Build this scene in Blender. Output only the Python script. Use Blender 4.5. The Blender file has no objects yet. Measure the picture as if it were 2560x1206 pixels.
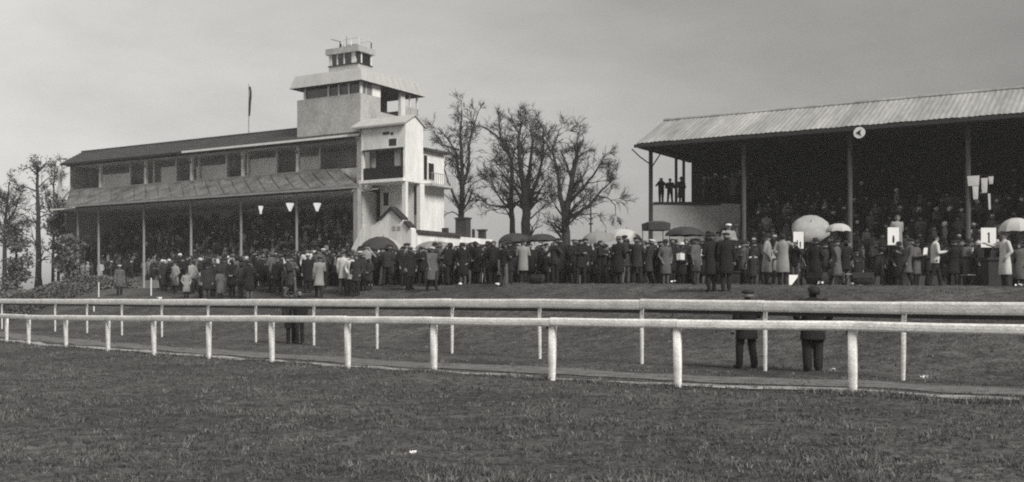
import bpy, bmesh, math, random
import numpy as np
from mathutils import Vector, Matrix, noise
random.seed(7)
RNG = np.random.default_rng(11)
S = bpy.context.scene
C = S.collection

# ------------------------------------------------------------------ camera
F, CX, HY, EYE = 2700.0, 1280.0, 745.0, 1.47        # focal length in photo pixels, principal column, horizon row, eye height
cam_d = bpy.data.cameras.new('camera'); cam = bpy.data.objects.new('camera', cam_d); C.objects.link(cam)
cam_d.sensor_width = 36.0; cam_d.lens = F / 2560.0 * 36.0
cam_d.shift_y = (HY - 603.0) / 2560.0
cam_d.clip_end = 5000.0; cam_d.clip_start = 0.1
cam.location = (0, 0, EYE); cam.rotation_euler = (math.radians(90), 0, 0)
S.camera = cam

# ------------------------------------------------------------------ sky, sun, exposure
HAZE = .0010
SUN_ELEV, SUN_AZ = 40.0, 142.0           # degrees; azimuth clockwise from +Y (the view direction)
w = bpy.data.worlds.new('World'); S.world = w; w.use_nodes = True
nt = w.node_tree; nt.nodes.clear()
def wn(t): return nt.nodes.new(t)
out = wn('ShaderNodeOutputWorld'); bg = wn('ShaderNodeBackground'); sky = wn('ShaderNodeTexSky')
sky.sky_type = 'NISHITA'; sky.sun_disc = False
sky.sun_elevation = math.radians(SUN_ELEV); sky.sun_rotation = math.radians(SUN_AZ)
sky.air_density = 1.0; sky.dust_density = 4.0; sky.ozone_density = 1.0
bw = wn('ShaderNodeRGBToBW'); nt.links.new(sky.outputs[0], bw.inputs[0])
tc = wn('ShaderNodeTexCoord')
dotn = wn('ShaderNodeVectorMath'); dotn.operation = 'DOT_PRODUCT'; dotn.inputs[1].default_value = (-0.88, 0.26, -0.42)
nt.links.new(tc.outputs['Generated'], dotn.inputs[0])
grad = wn('ShaderNodeMapRange'); grad.inputs[1].default_value = -1; grad.inputs[2].default_value = 1
grad.inputs[3].default_value = 0.10; grad.inputs[4].default_value = 1.62
nt.links.new(dotn.outputs['Value'], grad.inputs[0])
mp = wn('ShaderNodeMapping'); mp.inputs['Scale'].default_value = (1.6, 1.6, 4.5); nt.links.new(tc.outputs['Generated'], mp.inputs[0])
cl = wn('ShaderNodeTexNoise'); cl.inputs['Scale'].default_value = 1.9; cl.inputs['Detail'].default_value = 9; cl.inputs['Roughness'].default_value = .58
nt.links.new(mp.outputs[0], cl.inputs['Vector'])
clr = wn('ShaderNodeMapRange'); clr.inputs[1].default_value = .3; clr.inputs[2].default_value = .7; clr.inputs[3].default_value = .83; clr.inputs[4].default_value = 1.15
nt.links.new(cl.outputs[0], clr.inputs[0])
# an overcast layer: the clear sky's brightness evened out towards a plain grey
even = wn('ShaderNodeMix'); even.data_type = 'FLOAT'; even.inputs[0].default_value = 0.72; even.inputs[3].default_value = 3.9
nt.links.new(bw.outputs[0], even.inputs[2])
m1 = wn('ShaderNodeMath'); m1.operation = 'MULTIPLY'; nt.links.new(even.outputs[0], m1.inputs[0]); pw_ = wn('ShaderNodeMath'); pw_.operation = 'POWER'; pw_.inputs[1].default_value = 1.45; nt.links.new(grad.outputs[0], pw_.inputs[0]); nt.links.new(pw_.outputs[0], m1.inputs[1])
m2 = wn('ShaderNodeMath'); m2.operation = 'MULTIPLY'; nt.links.new(m1.outputs[0], m2.inputs[0]); nt.links.new(clr.outputs[0], m2.inputs[1])
tint = wn('ShaderNodeVectorMath'); tint.operation = 'SCALE'; tint.inputs[0].default_value = (1.0, 0.985, 0.945)
nt.links.new(m2.outputs[0], tint.inputs['Scale'])
nt.links.new(tint.outputs[0], bg.inputs[0]); bg.inputs[1].default_value = 0.074
nt.links.new(bg.outputs[0], out.inputs[0])

sd = bpy.data.lights.new('sun', 'SUN'); sd.energy = 2.2; sd.angle = math.radians(22); sd.color = (1.0, .985, .95)
sun = bpy.data.objects.new('sun', sd); C.objects.link(sun)
_a, _e = math.radians(SUN_AZ), math.radians(SUN_ELEV)
to_sun = Vector((math.sin(_a) * math.cos(_e), math.cos(_a) * math.cos(_e), math.sin(_e)))
sun.rotation_euler = to_sun.to_track_quat('Z', 'Y').to_euler(); sun.location = to_sun * 200
vs = S.view_settings; S.display_settings.display_device = 'sRGB'
vs.view_transform = 'Standard'; vs.look = 'None'; vs.exposure = 0.98; vs.gamma = 1.0; vs.use_curve_mapping = False
S.cycles.filter_width = 2.0; S.cycles.use_denoising = False
S.cycles.max_bounces = 6; S.cycles.volume_bounces = 0

# ------------------------------------------------------------------ materials
def grey(v, warm=1.0): return (v * (1 + .012 * warm), v, v * (1 - .035 * warm), 1)
_mats = {}
def mat(name, v, rough=.7, var=.18, scale=3.0, bump=0.0, spec=.3, stretch=(1, 1, 1), detail=5, fine=0.0):
    """A plain grey surface: large and fine mottling of its own colour, optional relief."""
    if name in _mats: return _mats[name]
    m = bpy.data.materials.new(name); m.use_nodes = True; t = m.node_tree; b = t.nodes['Principled BSDF']
    b.inputs['Roughness'].default_value = rough; b.inputs['Specular IOR Level'].default_value = spec
    co = t.nodes.new('ShaderNodeTexCoord'); mpn = t.nodes.new('ShaderNodeMapping'); mpn.inputs['Scale'].default_value = stretch
    t.links.new(co.outputs['Object'], mpn.inputs[0])
    n = t.nodes.new('ShaderNodeTexNoise'); n.inputs['Scale'].default_value = scale; n.inputs['Detail'].default_value = detail
    n.inputs['Roughness'].default_value = .62
    t.links.new(mpn.outputs[0], n.inputs['Vector'])
    r = t.nodes.new('ShaderNodeMapRange'); r.inputs[1].default_value = .28; r.inputs[2].default_value = .72
    r.inputs[3].default_value = 1 - var; r.inputs[4].default_value = 1 + var; t.links.new(n.outputs[0], r.inputs[0])
    val = r.outputs[0]
    if fine:
        n2 = t.nodes.new('ShaderNodeTexNoise'); n2.inputs['Scale'].default_value = scale * 9; n2.inputs['Detail'].default_value = 3
        t.links.new(mpn.outputs[0], n2.inputs['Vector'])
        r2 = t.nodes.new('ShaderNodeMapRange'); r2.inputs[1].default_value = .3; r2.inputs[2].default_value = .7
        r2.inputs[3].default_value = 1 - fine; r2.inputs[4].default_value = 1 + fine; t.links.new(n2.outputs[0], r2.inputs[0])
        mm = t.nodes.new('ShaderNodeMath'); mm.operation = 'MULTIPLY'; t.links.new(val, mm.inputs[0]); t.links.new(r2.outputs[0], mm.inputs[1]); val = mm.outputs[0]
    sc = t.nodes.new('ShaderNodeVectorMath'); sc.operation = 'SCALE'; sc.inputs[0].default_value = grey(v)[:3]
    t.links.new(val, sc.inputs['Scale']); t.links.new(sc.outputs[0], b.inputs['Base Color'])
    if bump:
        bp = t.nodes.new('ShaderNodeBump'); bp.inputs['Strength'].default_value = bump; bp.inputs['Distance'].default_value = .03
        t.links.new(n.outputs[0], bp.inputs['Height']); t.links.new(bp.outputs[0], b.inputs['Normal'])
    _mats[name] = m
    return m
M_WHITE = mat('weathered white paint', .74, .55, .10, 2.2, fine=.06)
M_RAIL = mat('chalky white rail paint', .83, .55, .22, 2.6, .4, stretch=(1, 1, 2), fine=.24)
M_RENDER = mat('white rendered wall', .74, .8, .20, 1.3, fine=.10, stretch=(1, 1, .2))
M_TOWER = mat('grey cement render', .42, .85, .20, 1.1, .15, fine=.2, stretch=(1, 1, .5))
M_FASCIA = mat('pale ribbed cladding', .47, .6, .10, 1.2, fine=.08, stretch=(1, 1, .4))
M_SLATE = mat('dark slate roofing', .055, .6, .35, 1.2, .3, fine=.2)
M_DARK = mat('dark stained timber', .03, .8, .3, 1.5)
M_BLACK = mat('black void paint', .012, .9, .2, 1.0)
M_CANOPY = mat('weathered felt canopy', .125, .85, .6, .7, .6, fine=.4)
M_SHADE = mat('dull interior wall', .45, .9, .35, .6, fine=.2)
M_PANEL = mat('pale painted panel', .80, .8, .15, .8)
M_CONC = mat('worn concrete step', .30, .9, .25, .9, fine=.2)
M_POST = mat('grey painted post', .30, .7, .2, 1.5)
M_GLASS = mat('dark window glass', .02, .12, .2, 1.0, spec=.6)
M_PALEGLASS = mat('grey reflecting glass', .22, .2, .3, 1.2, spec=.6)
M_SHEET = mat('weathered corrugated sheet', .33, .6, .38, .55, fine=.14, stretch=(1.6, .25, .25))
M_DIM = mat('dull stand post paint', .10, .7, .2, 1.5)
M_IRON = mat('dark painted iron', .03, .5, .2, 2)
M_HEDGE = mat('dry winter hedge twigs', .15, .85, .4, 1.5)
M_BRICK = mat('sooty brick', .045, .9, .35, 3, .3, fine=.3)
M_BARK = mat('dark bark', .035, .9, .3, 3, .4)
M_TWIG = mat('dark twigs', .030, .9, .3, 1)
M_LEAF = mat('dull evergreen leaves', .11, .75, .4, 1.5)
M_CANVAS_D = mat('dark umbrella cloth', .045, .8, .2, 2)
M_CANVAS_M = mat('grey umbrella cloth', .24, .8, .15, 2)
M_CANVAS_P = mat('pale umbrella cloth', .46, .8, .1, 2)
M_PAPER = mat('white paper', .82, .8, .06, 3)
M_LAMP = mat('lit opal lamp glass', .8, .5, .04, 3)
_b = M_LAMP.node_tree.nodes['Principled BSDF']; _b.inputs['Emission Color'].default_value = (1, .985, .95, 1); _b.inputs['Emission Strength'].default_value = .34

# ------------------------------------------------------------------ mesh helpers
class MB:
    """Collects shapes and links them as one mesh object."""
    def __init__(s): s.v = []; s.f = []; s.mi = []
    def add(s, vs_, fs, mi=0):
        o = len(s.v); s.v += [tuple(p) for p in vs_]; s.f += [tuple(i + o for i in f) for f in fs]; s.mi += [mi] * len(fs); return s
    def box(s, x0, x1, y0, y1, z0, z1, mi=0):
        x0, x1 = min(x0, x1), max(x0, x1); y0, y1 = min(y0, y1), max(y0, y1); z0, z1 = min(z0, z1), max(z0, z1)
        return s.add([(x0,y0,z0),(x1,y0,z0),(x1,y1,z0),(x0,y1,z0),(x0,y0,z1),(x1,y0,z1),(x1,y1,z1),(x0,y1,z1)],
                     [(0,3,2,1),(4,5,6,7),(0,1,5,4),(1,2,6,5),(2,3,7,6),(3,0,4,7)], mi)
    def prism(s, poly, vec, mi=0):
        n = len(poly); vec = Vector(vec); p = [Vector(q) for q in poly]
        return s.add(p + [q + vec for q in p], [tuple(range(n - 1, -1, -1)), tuple(range(n, 2 * n))] + [(i, (i + 1) % n, n + (i + 1) % n, n + i) for i in range(n)], mi)
    def tube(s, pts, rads, n=6, mi=0, cap=True):
        pts = [Vector(p) for p in pts]; o = len(s.v); k = len(pts); up = None
        for i, p in enumerate(pts):
            d = (pts[min(i + 1, k - 1)] - pts[max(i - 1, 0)])
            d = d.normalized() if d.length > 1e-9 else Vector((0, 0, 1))
            if up is None: up = Vector((1, 0, 0)) if abs(d.x) < .9 else Vector((0, 1, 0))
            u = (up - d * up.dot(d)).normalized(); vv = d.cross(u); up = u
            for j in range(n):
                t = 2 * math.pi * j / n
                s.v.append(tuple(p + (u * math.cos(t) + vv * math.sin(t)) * rads[i]))
        for i in range(k - 1):
            for j in range(n):
                s.f.append((o + i*n + j, o + i*n + (j+1) % n, o + (i+1)*n + (j+1) % n, o + (i+1)*n + j)); s.mi.append(mi)
        if cap:
            s.f.append(tuple(o + j for j in range(n - 1, -1, -1))); s.mi.append(mi)
            s.f.append(tuple(o + (k-1)*n + j for j in range(n))); s.mi.append(mi)
        return s
    def loft(s, rings, n=12, mi=0, p=2.0):
        """rings of (cx, cy, z, rx, ry); p > 2 squares the section off."""
        o = len(s.v); k = len(rings)
        for (cx, cy, z, rx, ry) in rings:
            for j in range(n):
                t = 2 * math.pi * j / n; c_, s_ = math.cos(t), math.sin(t)
                s.v.append((cx + rx * math.copysign(abs(c_) ** (2 / p), c_), cy + ry * math.copysign(abs(s_) ** (2 / p), s_), z))
        for i in range(k - 1):
            for j in range(n):
                s.f.append((o + i*n + j, o + i*n + (j+1) % n, o + (i+1)*n + (j+1) % n, o + (i+1)*n + j)); s.mi.append(mi)
        s.f.append(tuple(o + j for j in range(n - 1, -1, -1))); s.mi.append(mi)
        s.f.append(tuple(o + (k-1)*n + j for j in range(n))); s.mi.append(mi)
        return s
    def cap(s, p0, p1, r0, r1, n=8, mi=0):
        p0, p1 = Vector(p0), Vector(p1); d = (p1 - p0); d = d.normalized() if d.length > 1e-6 else Vector((0, 0, 1))
        return s.tube([p0 - d*r0*.95, p0 - d*r0*.7, p0, p1, p1 + d*r1*.7, p1 + d*r1*.95], [r0*.3, r0*.71, r0, r1, r1*.71, r1*.3], n, mi)
    def mesh(s, name, mats):
        me = bpy.data.meshes.new(name); me.from_pydata(s.v, [], s.f)
        for m in (mats if isinstance(mats, (list, tuple)) else [mats]): me.materials.append(m)
        if any(s.mi): me.polygons.foreach_set('material_index', s.mi)
        me.update(); return me
    def obj(s, name, mats, parent=None, smooth=False, bevel=0):
        o = link(name, s.mesh(name, mats), parent)
        if smooth: o.data.shade_smooth()
        if bevel:
            b = o.modifiers.new('edge', 'BEVEL'); b.width = bevel; b.segments = 2
        return o
def link(name, data, parent=None, loc=None, rz=0):
    o = bpy.data.objects.new(name, data); C.objects.link(o)
    if parent: o.parent = parent
    if loc is not None: o.location = loc
    if rz: o.rotation_euler = (0, 0, rz)
    return o
def tag(o, label=None, cat=None, group=None, kind=None):
    if label: o['label'] = label
    if cat: o['category'] = cat
    if group: o['group'] = group
    if kind: o['kind'] = kind
    return o
def thing(name, label, cat, loc=(0, 0, 0), rz=0, group=None):
    return tag(link(name, None, None, loc, rz), label, cat, group)
def part(name, m, parent, *boxes, bevel=0):
    mb = MB()
    for b in boxes: mb.box(*b)
    return mb.obj(name, m, parent, bevel=bevel)
def bx(name, m, parent, *b, bevel=0): return part(name, m, parent, b, bevel=bevel)

# ------------------------------------------------------------------ the lie of the land
FAR0, FARN = (7.08, 19.5), (.712, .702)          # a point on the far rail and the direction from it towards the stands
def sstep(a, b, x):
    t = np.clip((x - a) / (b - a), 0, 1); return t * t * (3 - 2 * t)
def ground(x, y):
    x = np.asarray(x, float); y = np.asarray(y, float)
    s = FARN[0] * (x - FAR0[0]) + FARN[1] * (y - FAR0[1])
    g = 2.05 * sstep(.7, 11.5, s) + .013 * np.clip(s - 11.5, 0, 60)
    g = g * (1 - .010 * np.clip(x, 0, 25))
    b = .02 * np.sin(x * 1.1 + 1.7 * np.sin(y * .31)) * np.sin(y * .9 + 1.3 * np.sin(x * .4)) + .012 * np.sin(x * 3.1 + y * 1.7) * np.sin(y * 2.3 - x * .8)
    return g + b
def gz(x, y): return float(ground(x, y))
def at(px, d): return ((px - CX) / F * d, d)      # photo column and distance -> plan position
def zat(py, d): return EYE + (HY - py) * d / F    # photo row and distance -> height
def px_of(x, y): return CX + F * x / y

def axis(lo, hi, fl, fh, fine, n):
    a = list(np.arange(fl, fh + 1e-6, fine))
    g = [fl - (fl - lo) * (i / n) ** 2.2 for i in range(n, 0, -1)] + a + [fh + (hi - fh) * (i / n) ** 2.2 for i in range(1, n + 1)]
    return np.array(g)
gx = axis(-1500, 1500, -44, 34, .45, 24); gy = axis(-300, 2500, 4, 72, .45, 24)
X, Y = np.meshgrid(gx, gy); Z = ground(X, Y)
nx, ny = len(gx), len(gy)
V = np.c_[X.ravel(), Y.ravel(), Z.ravel()]
idx = np.arange(nx * ny).reshape(ny, nx)
Q = np.stack([idx[:-1, :-1], idx[:-1, 1:], idx[1:, 1:], idx[1:, :-1]], -1).reshape(-1, 4)
me = bpy.data.meshes.new('ground'); me.from_pydata(V.tolist(), [], Q.tolist()); me.shade_smooth()
def turf_material():
    m = bpy.data.materials.new('rough winter turf'); m.use_nodes = True; t = m.node_tree; b = t.nodes['Principled BSDF']
    b.inputs['Roughness'].default_value = .85; b.inputs['Specular IOR Level'].default_value = .2
    co = t.nodes.new('ShaderNodeTexCoord'); vals = []
    for sc_, lo, hi, dt in ((.35, .62, 1.42, 5), (3.2, .55, 1.5, 6), (17, .4, 1.6, 3)):
        n = t.nodes.new('ShaderNodeTexNoise'); n.inputs['Scale'].default_value = sc_; n.inputs['Detail'].default_value = dt
        t.links.new(co.outputs['Object'], n.inputs['Vector'])
        r = t.nodes.new('ShaderNodeMapRange'); r.inputs[1].default_value = .3; r.inputs[2].default_value = .7; r.inputs[3].default_value = lo; r.inputs[4].default_value = hi
        t.links.new(n.outputs[0], r.inputs[0]); vals.append((r.outputs[0], n.outputs[0]))
    a = t.nodes.new('ShaderNodeMath'); a.operation = 'MULTIPLY'; t.links.new(vals[0][0], a.inputs[0]); t.links.new(vals[1][0], a.inputs[1])
    c = t.nodes.new('ShaderNodeMath'); c.operation = 'MULTIPLY'; t.links.new(a.outputs[0], c.inputs[0]); t.links.new(vals[2][0], c.inputs[1])
    s_ = t.nodes.new('ShaderNodeVectorMath'); s_.operation = 'SCALE'; s_.inputs[0].default_value = grey(.070)[:3]
    t.links.new(c.outputs[0], s_.inputs['Scale']); t.links.new(s_.outputs[0], b.inputs['Base Color'])
    bp = t.nodes.new('ShaderNodeBump'); bp.inputs['Strength'].default_value = .8; bp.inputs['Distance'].default_value = .06
    t.links.new(vals[2][1], bp.inputs['Height']); t.links.new(bp.outputs[0], b.inputs['Normal'])
    return m
M_TURF = turf_material(); me.materials.append(M_TURF)
tag(link('ground', me), kind='structure')

# ------------------------------------------------------------------ the two running rails
def rail_points(meas, coef, ext):
    P = []
    c = np.polyfit([p for p, _ in meas], [q for _, q in meas], 2)
    for p, _ in meas:
        d = EYE * F / (np.polyval(c, p) - HY); P.append(at(p, d))
    (cx_, cy_), (n0, n1) = coef, ext
    pre = [(np.polyval(cx_, k), np.polyval(cy_, k)) for k in range(-n0, 0)]
    post = [(np.polyval(cx_, k), np.polyval(cy_, k)) for k in range(len(meas), len(meas) + n1)]
    return pre + P + post
NEAR = rail_points([(72,862),(165,870),(270,877),(385,889),(522,898),(680,907),(870,921),(1085,932),(1380,947),(1695,972),(2133,984)],
                   (([.0185, 1.8156, -14.97]), ([.03, -2.0333, 33.77])), (5, 3))
FAR = rail_points([(5,822),(138,830),(218,834),(305,838),(405,843),(520,850),(640,858),(785,866),(943,874),(1130,884),(1350,895),(1605,911),(1913,928),(2258,949)],
                  (([-.0253, 2.652, -23.25]), ([.01984, -2.6167, 50.31])), (5, 3))
def smooth_top(pts, tab):
    return [float(np.interp(px_of(x, y), [a for a, _ in tab], [b for _, b in tab])) for x, y in pts]
N_TOP = smooth_top(NEAR, [(-200, .93), (72, .945), (650, 1.07), (1300, 1.115), (2133, 1.115), (2560, 1.10)])
F_TOP = smooth_top(FAR, [(-300, 1.415), (138, 1.417), (1300, 1.45), (1900, 1.42), (2560, 1.39)])

def running_rail(name, label, pts, tops, depth, thick, pw, pd, fwd, lip):
    root = thing(name, label, 'rail', (pts[0][0], pts[0][1], gz(*pts[0])))
    ox, oy, oz = root.location
    n = len(pts)
    for i in range(n):
        (x, y), t = pts[i], tops[i]
        a = pts[max(i - 1, 0)]; b = pts[min(i + 1, n - 1)]
        ang = math.atan2(b[1] - a[1], b[0] - a[0])
        g = gz(x, y)
        mb = MB(); h = t - depth * .35 - g
        lean = random.uniform(-.022, .022)
        mb.loft([(0, 0, -.25, pw/2*.82, pd/2*.82), (0, 0, .02, pw/2*.86, pd/2*.86), (lean*.4, 0, h*.35, pw/2, pd/2), (lean, 0, h, pw/2*1.02, pd/2*1.02)], 12, p=4.0)
        o = mb.obj('post', M_RAIL, root, smooth=True); o.location = (x - ox, y - oy, g - oz); o.rotation_euler = (0, 0, ang)
        # an iron bracket under the rail at each post
        k = MB().box(-pw*.5 - .035, -pw*.5 + .015, -.03, .03, h - .16, h - .04).obj('bracket', M_IRON, root); k.location = o.location; k.rotation_euler = o.rotation_euler
    for i in range(n - 1):
        p0 = Vector((pts[i][0], pts[i][1], tops[i])); p1 = Vector((pts[i+1][0], pts[i+1][1], tops[i+1])); p0.z += random.uniform(-.009, .009); p1.z += random.uniform(-.009, .009)
        d = (p1 - p0); L = d.length; u = d.normalized(); nrm = Vector((u.y, -u.x, 0)).normalized()
        if nrm.dot(-p0) < 0: nrm = -nrm                       # towards the course
        q0 = p0 + nrm * fwd; q1 = p1 + nrm * fwd
        sec = []
        for j in range(12):
            t = 2 * math.pi * j / 12; c_, s_ = math.cos(t), math.sin(t)
            sec.append((math.copysign(abs(c_) ** .7, c_) * thick / 2, math.copysign(abs(s_) ** .7, s_) * depth / 2 - depth / 2))
        mb = MB(); vv = []
        sag = random.uniform(.0, .008)
        for tt in (.002, .5, .998):
            c0 = q0.lerp(q1, tt) - Vector((0, 0, sag * 4 * tt * (1 - tt)))
            for (a, b) in sec: vv.append(c0 + nrm * a + Vector((0, 0, b)))
        fs = []
        for r in range(2):
            for j in range(12): fs.append((r*12 + j, r*12 + (j+1) % 12, (r+1)*12 + (j+1) % 12, (r+1)*12 + j))
        fs += [tuple(range(11, -1, -1)), tuple(24 + j for j in range(12))]
        mb.add([v - Vector((ox, oy, oz)) for v in vv], fs)
        mb.obj('rail', M_RAIL, root, smooth=False)
        if lip:   # a thin dark strip along the far rail, set back under it
            mb = MB(); r0 = p0 - nrm * .03 - Vector((ox, oy, oz)); r1 = p1 - nrm * .03 - Vector((ox, oy, oz))
            z = Vector((0, 0, 1))
            mb.prism([r0 - z*(depth+.075), r0 - z*(depth-.02), r0 - z*(depth-.02) - nrm*.05, r0 - z*(depth+.075) - nrm*.05], r1 - r0)
            mb.obj('under_strip', M_IRON, root)
    return root
running_rail('running_rail', 'lower white running rail on thick posts, nearer the camera', NEAR, N_TOP, .150, .085, .135, .10, .06, False)
running_rail('running_rail', 'taller white running rail on thin posts, behind the lower one', FAR, F_TOP, .225, .09, .075, .07, .05, True)

# worn pale strips of turf that run along behind the nearer rail
def strip(name, pts, o0, o1, m, lift):
    P = [Vector((x, y, 0)) for x, y in pts]; Vv = []; 
    dense = []
    for i in range(len(P) - 1):
        for k in range(10): dense.append(P[i].lerp(P[i+1], k / 10))
    dense.append(P[-1]); NW = 5
    for i, p in enumerate(dense):
        d = dense[min(i+1, len(dense)-1)] - dense[max(i-1, 0)]; nrm = Vector((-d.y, d.x, 0)).normalized()
        if nrm.dot(p) < 0: nrm = -nrm
        wob = .18 * noise.noise(p * .9) + .07 * noise.noise(p * 4); wob2 = .30 * noise.noise(p * .7 + Vector((9, 0, 0))) + .10 * noise.noise(p * 3.3)
        for j in range(NW):
            q = p + nrm * (o0 + wob + (o1 + wob2 - o0 - wob) * j / (NW - 1)); Vv.append((q.x, q.y, gz(q.x, q.y) + lift))
    n = len(dense)
    fs = [(i*NW + j, i*NW + j + 1, (i+1)*NW + j + 1, (i+1)*NW + j) for i in range(n-1) for j in range(NW-1)]
    me = bpy.data.meshes.new(name); me.from_pydata(Vv, [], fs); me.materials.append(m); me.shade_smooth()
    tag(link(name, me), kind='structure')
M_WORN = mat('worn bleached turf', .34, .9, .55, 2.5, .4, fine=.35)
M_WORN2 = mat('trodden turf', .14, .9, .5, 2.5, .4, fine=.35)
strip('path', NEAR, .10, .62, M_WORN, .016)
strip('path', NEAR, 1.05, 2.5, M_WORN2, .012)

# ------------------------------------------------------------------ grandstand frame of reference
AX, BX = (.856, -.516), (.516, .856)              # along the stands to the right, and back into them
ROT = math.atan2(-.516, .856)
class Frame:
    def __init__(s, px, d): s.x, s.y = at(px, d)
    def a(s, px, b):
        r = (px - CX) / F; return (r * (s.y + BX[1]*b) - s.x - BX[0]*b) / (AX[0] - r*AX[1])
    def b(s, px, a):
        r = (px - CX) / F; return (s.x + AX[0]*a - r*(s.y + AX[1]*a)) / (r*BX[1] - BX[0])
    def depth(s, a, b): return s.y + AX[1]*a + BX[1]*b
    def z(s, py, a, b): return zat(py, s.depth(a, b))
    def w(s, a, b): return (s.x + AX[0]*a + BX[0]*b, s.y + AX[1]*a + BX[1]*b)
    def ab(s, x, y):
        dx, dy = x - s.x, y - s.y; return (dx*AX[0] + dy*AX[1], dx*BX[0] + dy*BX[1])
    def loc(s): return (s.x, s.y, 0)
L = Frame(898, 78.0); R = Frame(1590, 58.0)

# ================================================================== the long grandstand on the left
gs = thing('grandstand', 'long two tier grandstand with dark hipped roof and sloping felt canopy', 'grandstand', L.loc(), ROT)
aL = L.a(163, 0); A0 = L.a(150, 2.2); ZE, ZR = 13.72, 15.35
ridge0 = L.a(205, 6.0)
def lz(py, px, b): a = L.a(px, b); return L.z(py, a, b)
# roof: front slope, back slope and the hip at the far end, in courses
def roof_slope(name, e0, e1, r1, r0, n, m, parent):
    """courses of slating between an eave e0-e1 and a ridge r0-r1, each lapped over the one below"""
    e0, e1, r0, r1 = map(Vector, (e0, e1, r0, r1)); nrm = (e1 - e0).cross(r0 - e0).normalized()
    if nrm.z < 0: nrm = -nrm
    for k in range(n):
        t0, t1 = k / n, (k + 1) / n + .02 / n
        q = [e0.lerp(r0, t0), e1.lerp(r1, t0), e1.lerp(r1, min(t1, 1)), e0.lerp(r0, min(t1, 1))]
        MB().add([q[0] + nrm*.05, q[1] + nrm*.05, q[2] + nrm*.012, q[3] + nrm*.012, q[0] - nrm*.06, q[1] - nrm*.06, q[2] - nrm*.06, q[3] - nrm*.06],
                 [(0,1,2,3), (7,6,5,4), (0,4,5,1), (1,5,6,2), (2,6,7,3), (3,7,4,0)]).obj(name, m, parent)
AR = -2.45
roof = MB().box(A0 + .6, AR, 2.45, 2.55, ZE - .28, ZE - .05).obj('roof', M_SLATE, gs)
roof_slope('slate_course', (A0, 2.2, ZE), (AR, 2.2, ZE), (AR, 6, ZR), (ridge0, 6, ZR), 7, M_SLATE, roof)
roof_slope('slate_course', (AR, 9.8, ZE), (A0, 9.8, ZE), (ridge0, 6, ZR), (AR, 6, ZR), 2, M_SLATE, roof)
MB().add([(A0, 9.8, ZE), (A0, 2.2, ZE), (ridge0, 6, ZR), (A0, 9.8, ZE-.1), (A0, 2.2, ZE-.1), (ridge0, 6, ZR-.1)], [(0,1,2), (5,4,3), (0,3,4,1), (1,4,5,2), (2,5,3,0)]).obj('hip_end', M_SLATE, roof)
MB().tube([(ridge0, 6, ZR + .06), (-8.5, 6, ZR + .06)], [.09, .09], 8).obj('ridge_tile', M_SLATE, roof)
bx('gutter', M_WHITE, gs, L.a(455, 2.1), L.a(898, 2.1), 2.05, 2.17, ZE - .13, ZE + .03)
bx('eaves_board', M_DARK, gs, A0 + .2, L.a(455, 2.1), 2.08, 2.17, ZE - .16, ZE + .02)
bx('ceiling', M_PANEL, gs, A0 + .4, -2.5, 2.6, 9.4, ZE - .12, ZE - .04)  # whitened so that it bounces light into the upper tier
# upper tier
bx('balcony_floor', M_CONC, gs, A0 + .05, -1.45, 2.95, 8.4, 10.35, 10.6)
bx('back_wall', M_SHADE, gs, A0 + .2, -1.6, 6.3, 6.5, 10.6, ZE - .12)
bx('parapet', M_CANOPY, gs, A0 + .5, -4.4, 3.02, 3.12, 10.6, 11.34)
bx('parapet_rail', M_POST, gs, A0 + .5, -4.4, 2.98, 3.16, 11.342, 11.40)
for (p0, p1, v) in ((256, 326, 1), (404, 441, 0), (492, 572, 1), (618, 690, 0), (752, 800, 1)):
    bx('wall_panel', M_PANEL, gs, L.a(p0, 4.5), L.a(p1, 4.5), 4.45, 4.6, 10.6, 12.75 if v else 12.95)
for p in (326, 385, 441, 498, 567, 620, 692, 800):
    bx('partition_post', M_WHITE, gs, L.a(p, 4.3) - .07, L.a(p, 4.3) + .07, 4.25, 4.39, 10.6, ZE - .12)
for p in (252, 365, 480, 608, 745):
    bx('post', M_WHITE, gs, L.a(p, 3.3) - .12, L.a(p, 3.3) + .12, 3.2, 3.42, 10.6, ZE - .12)
    a = L.a(p, 3.3)
    MB().prism([(a - .05, 3.2, ZE - .9), (a - .05, 2.5, ZE - .3), (a - .05, 2.62, ZE - .3), (a - .05, 3.2, ZE - .75)], (.1, 0, 0)).obj('bracket', M_POST, gs)
bx('end_post', M_WHITE, gs, L.a(150, 3.0) - .12, L.a(150, 3.0) + .1, 2.9, 3.15, 9.6, ZE - .1)
az = L.a(150, 2.6)
MB().prism([(az, 2.6, lz(478, 150, 2.6)), (L.a(173, 2.6), 2.6, lz(479, 173, 2.6)), (az, 2.6, lz(503, 150, 2.6))], (0, .15, 0)).obj('end_bracket', M_WHITE, gs)
bx('end_wall', M_SHADE, gs, A0 + .08, A0 + .2, 3.2, 8.4, 10.0, ZE - .06)
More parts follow.
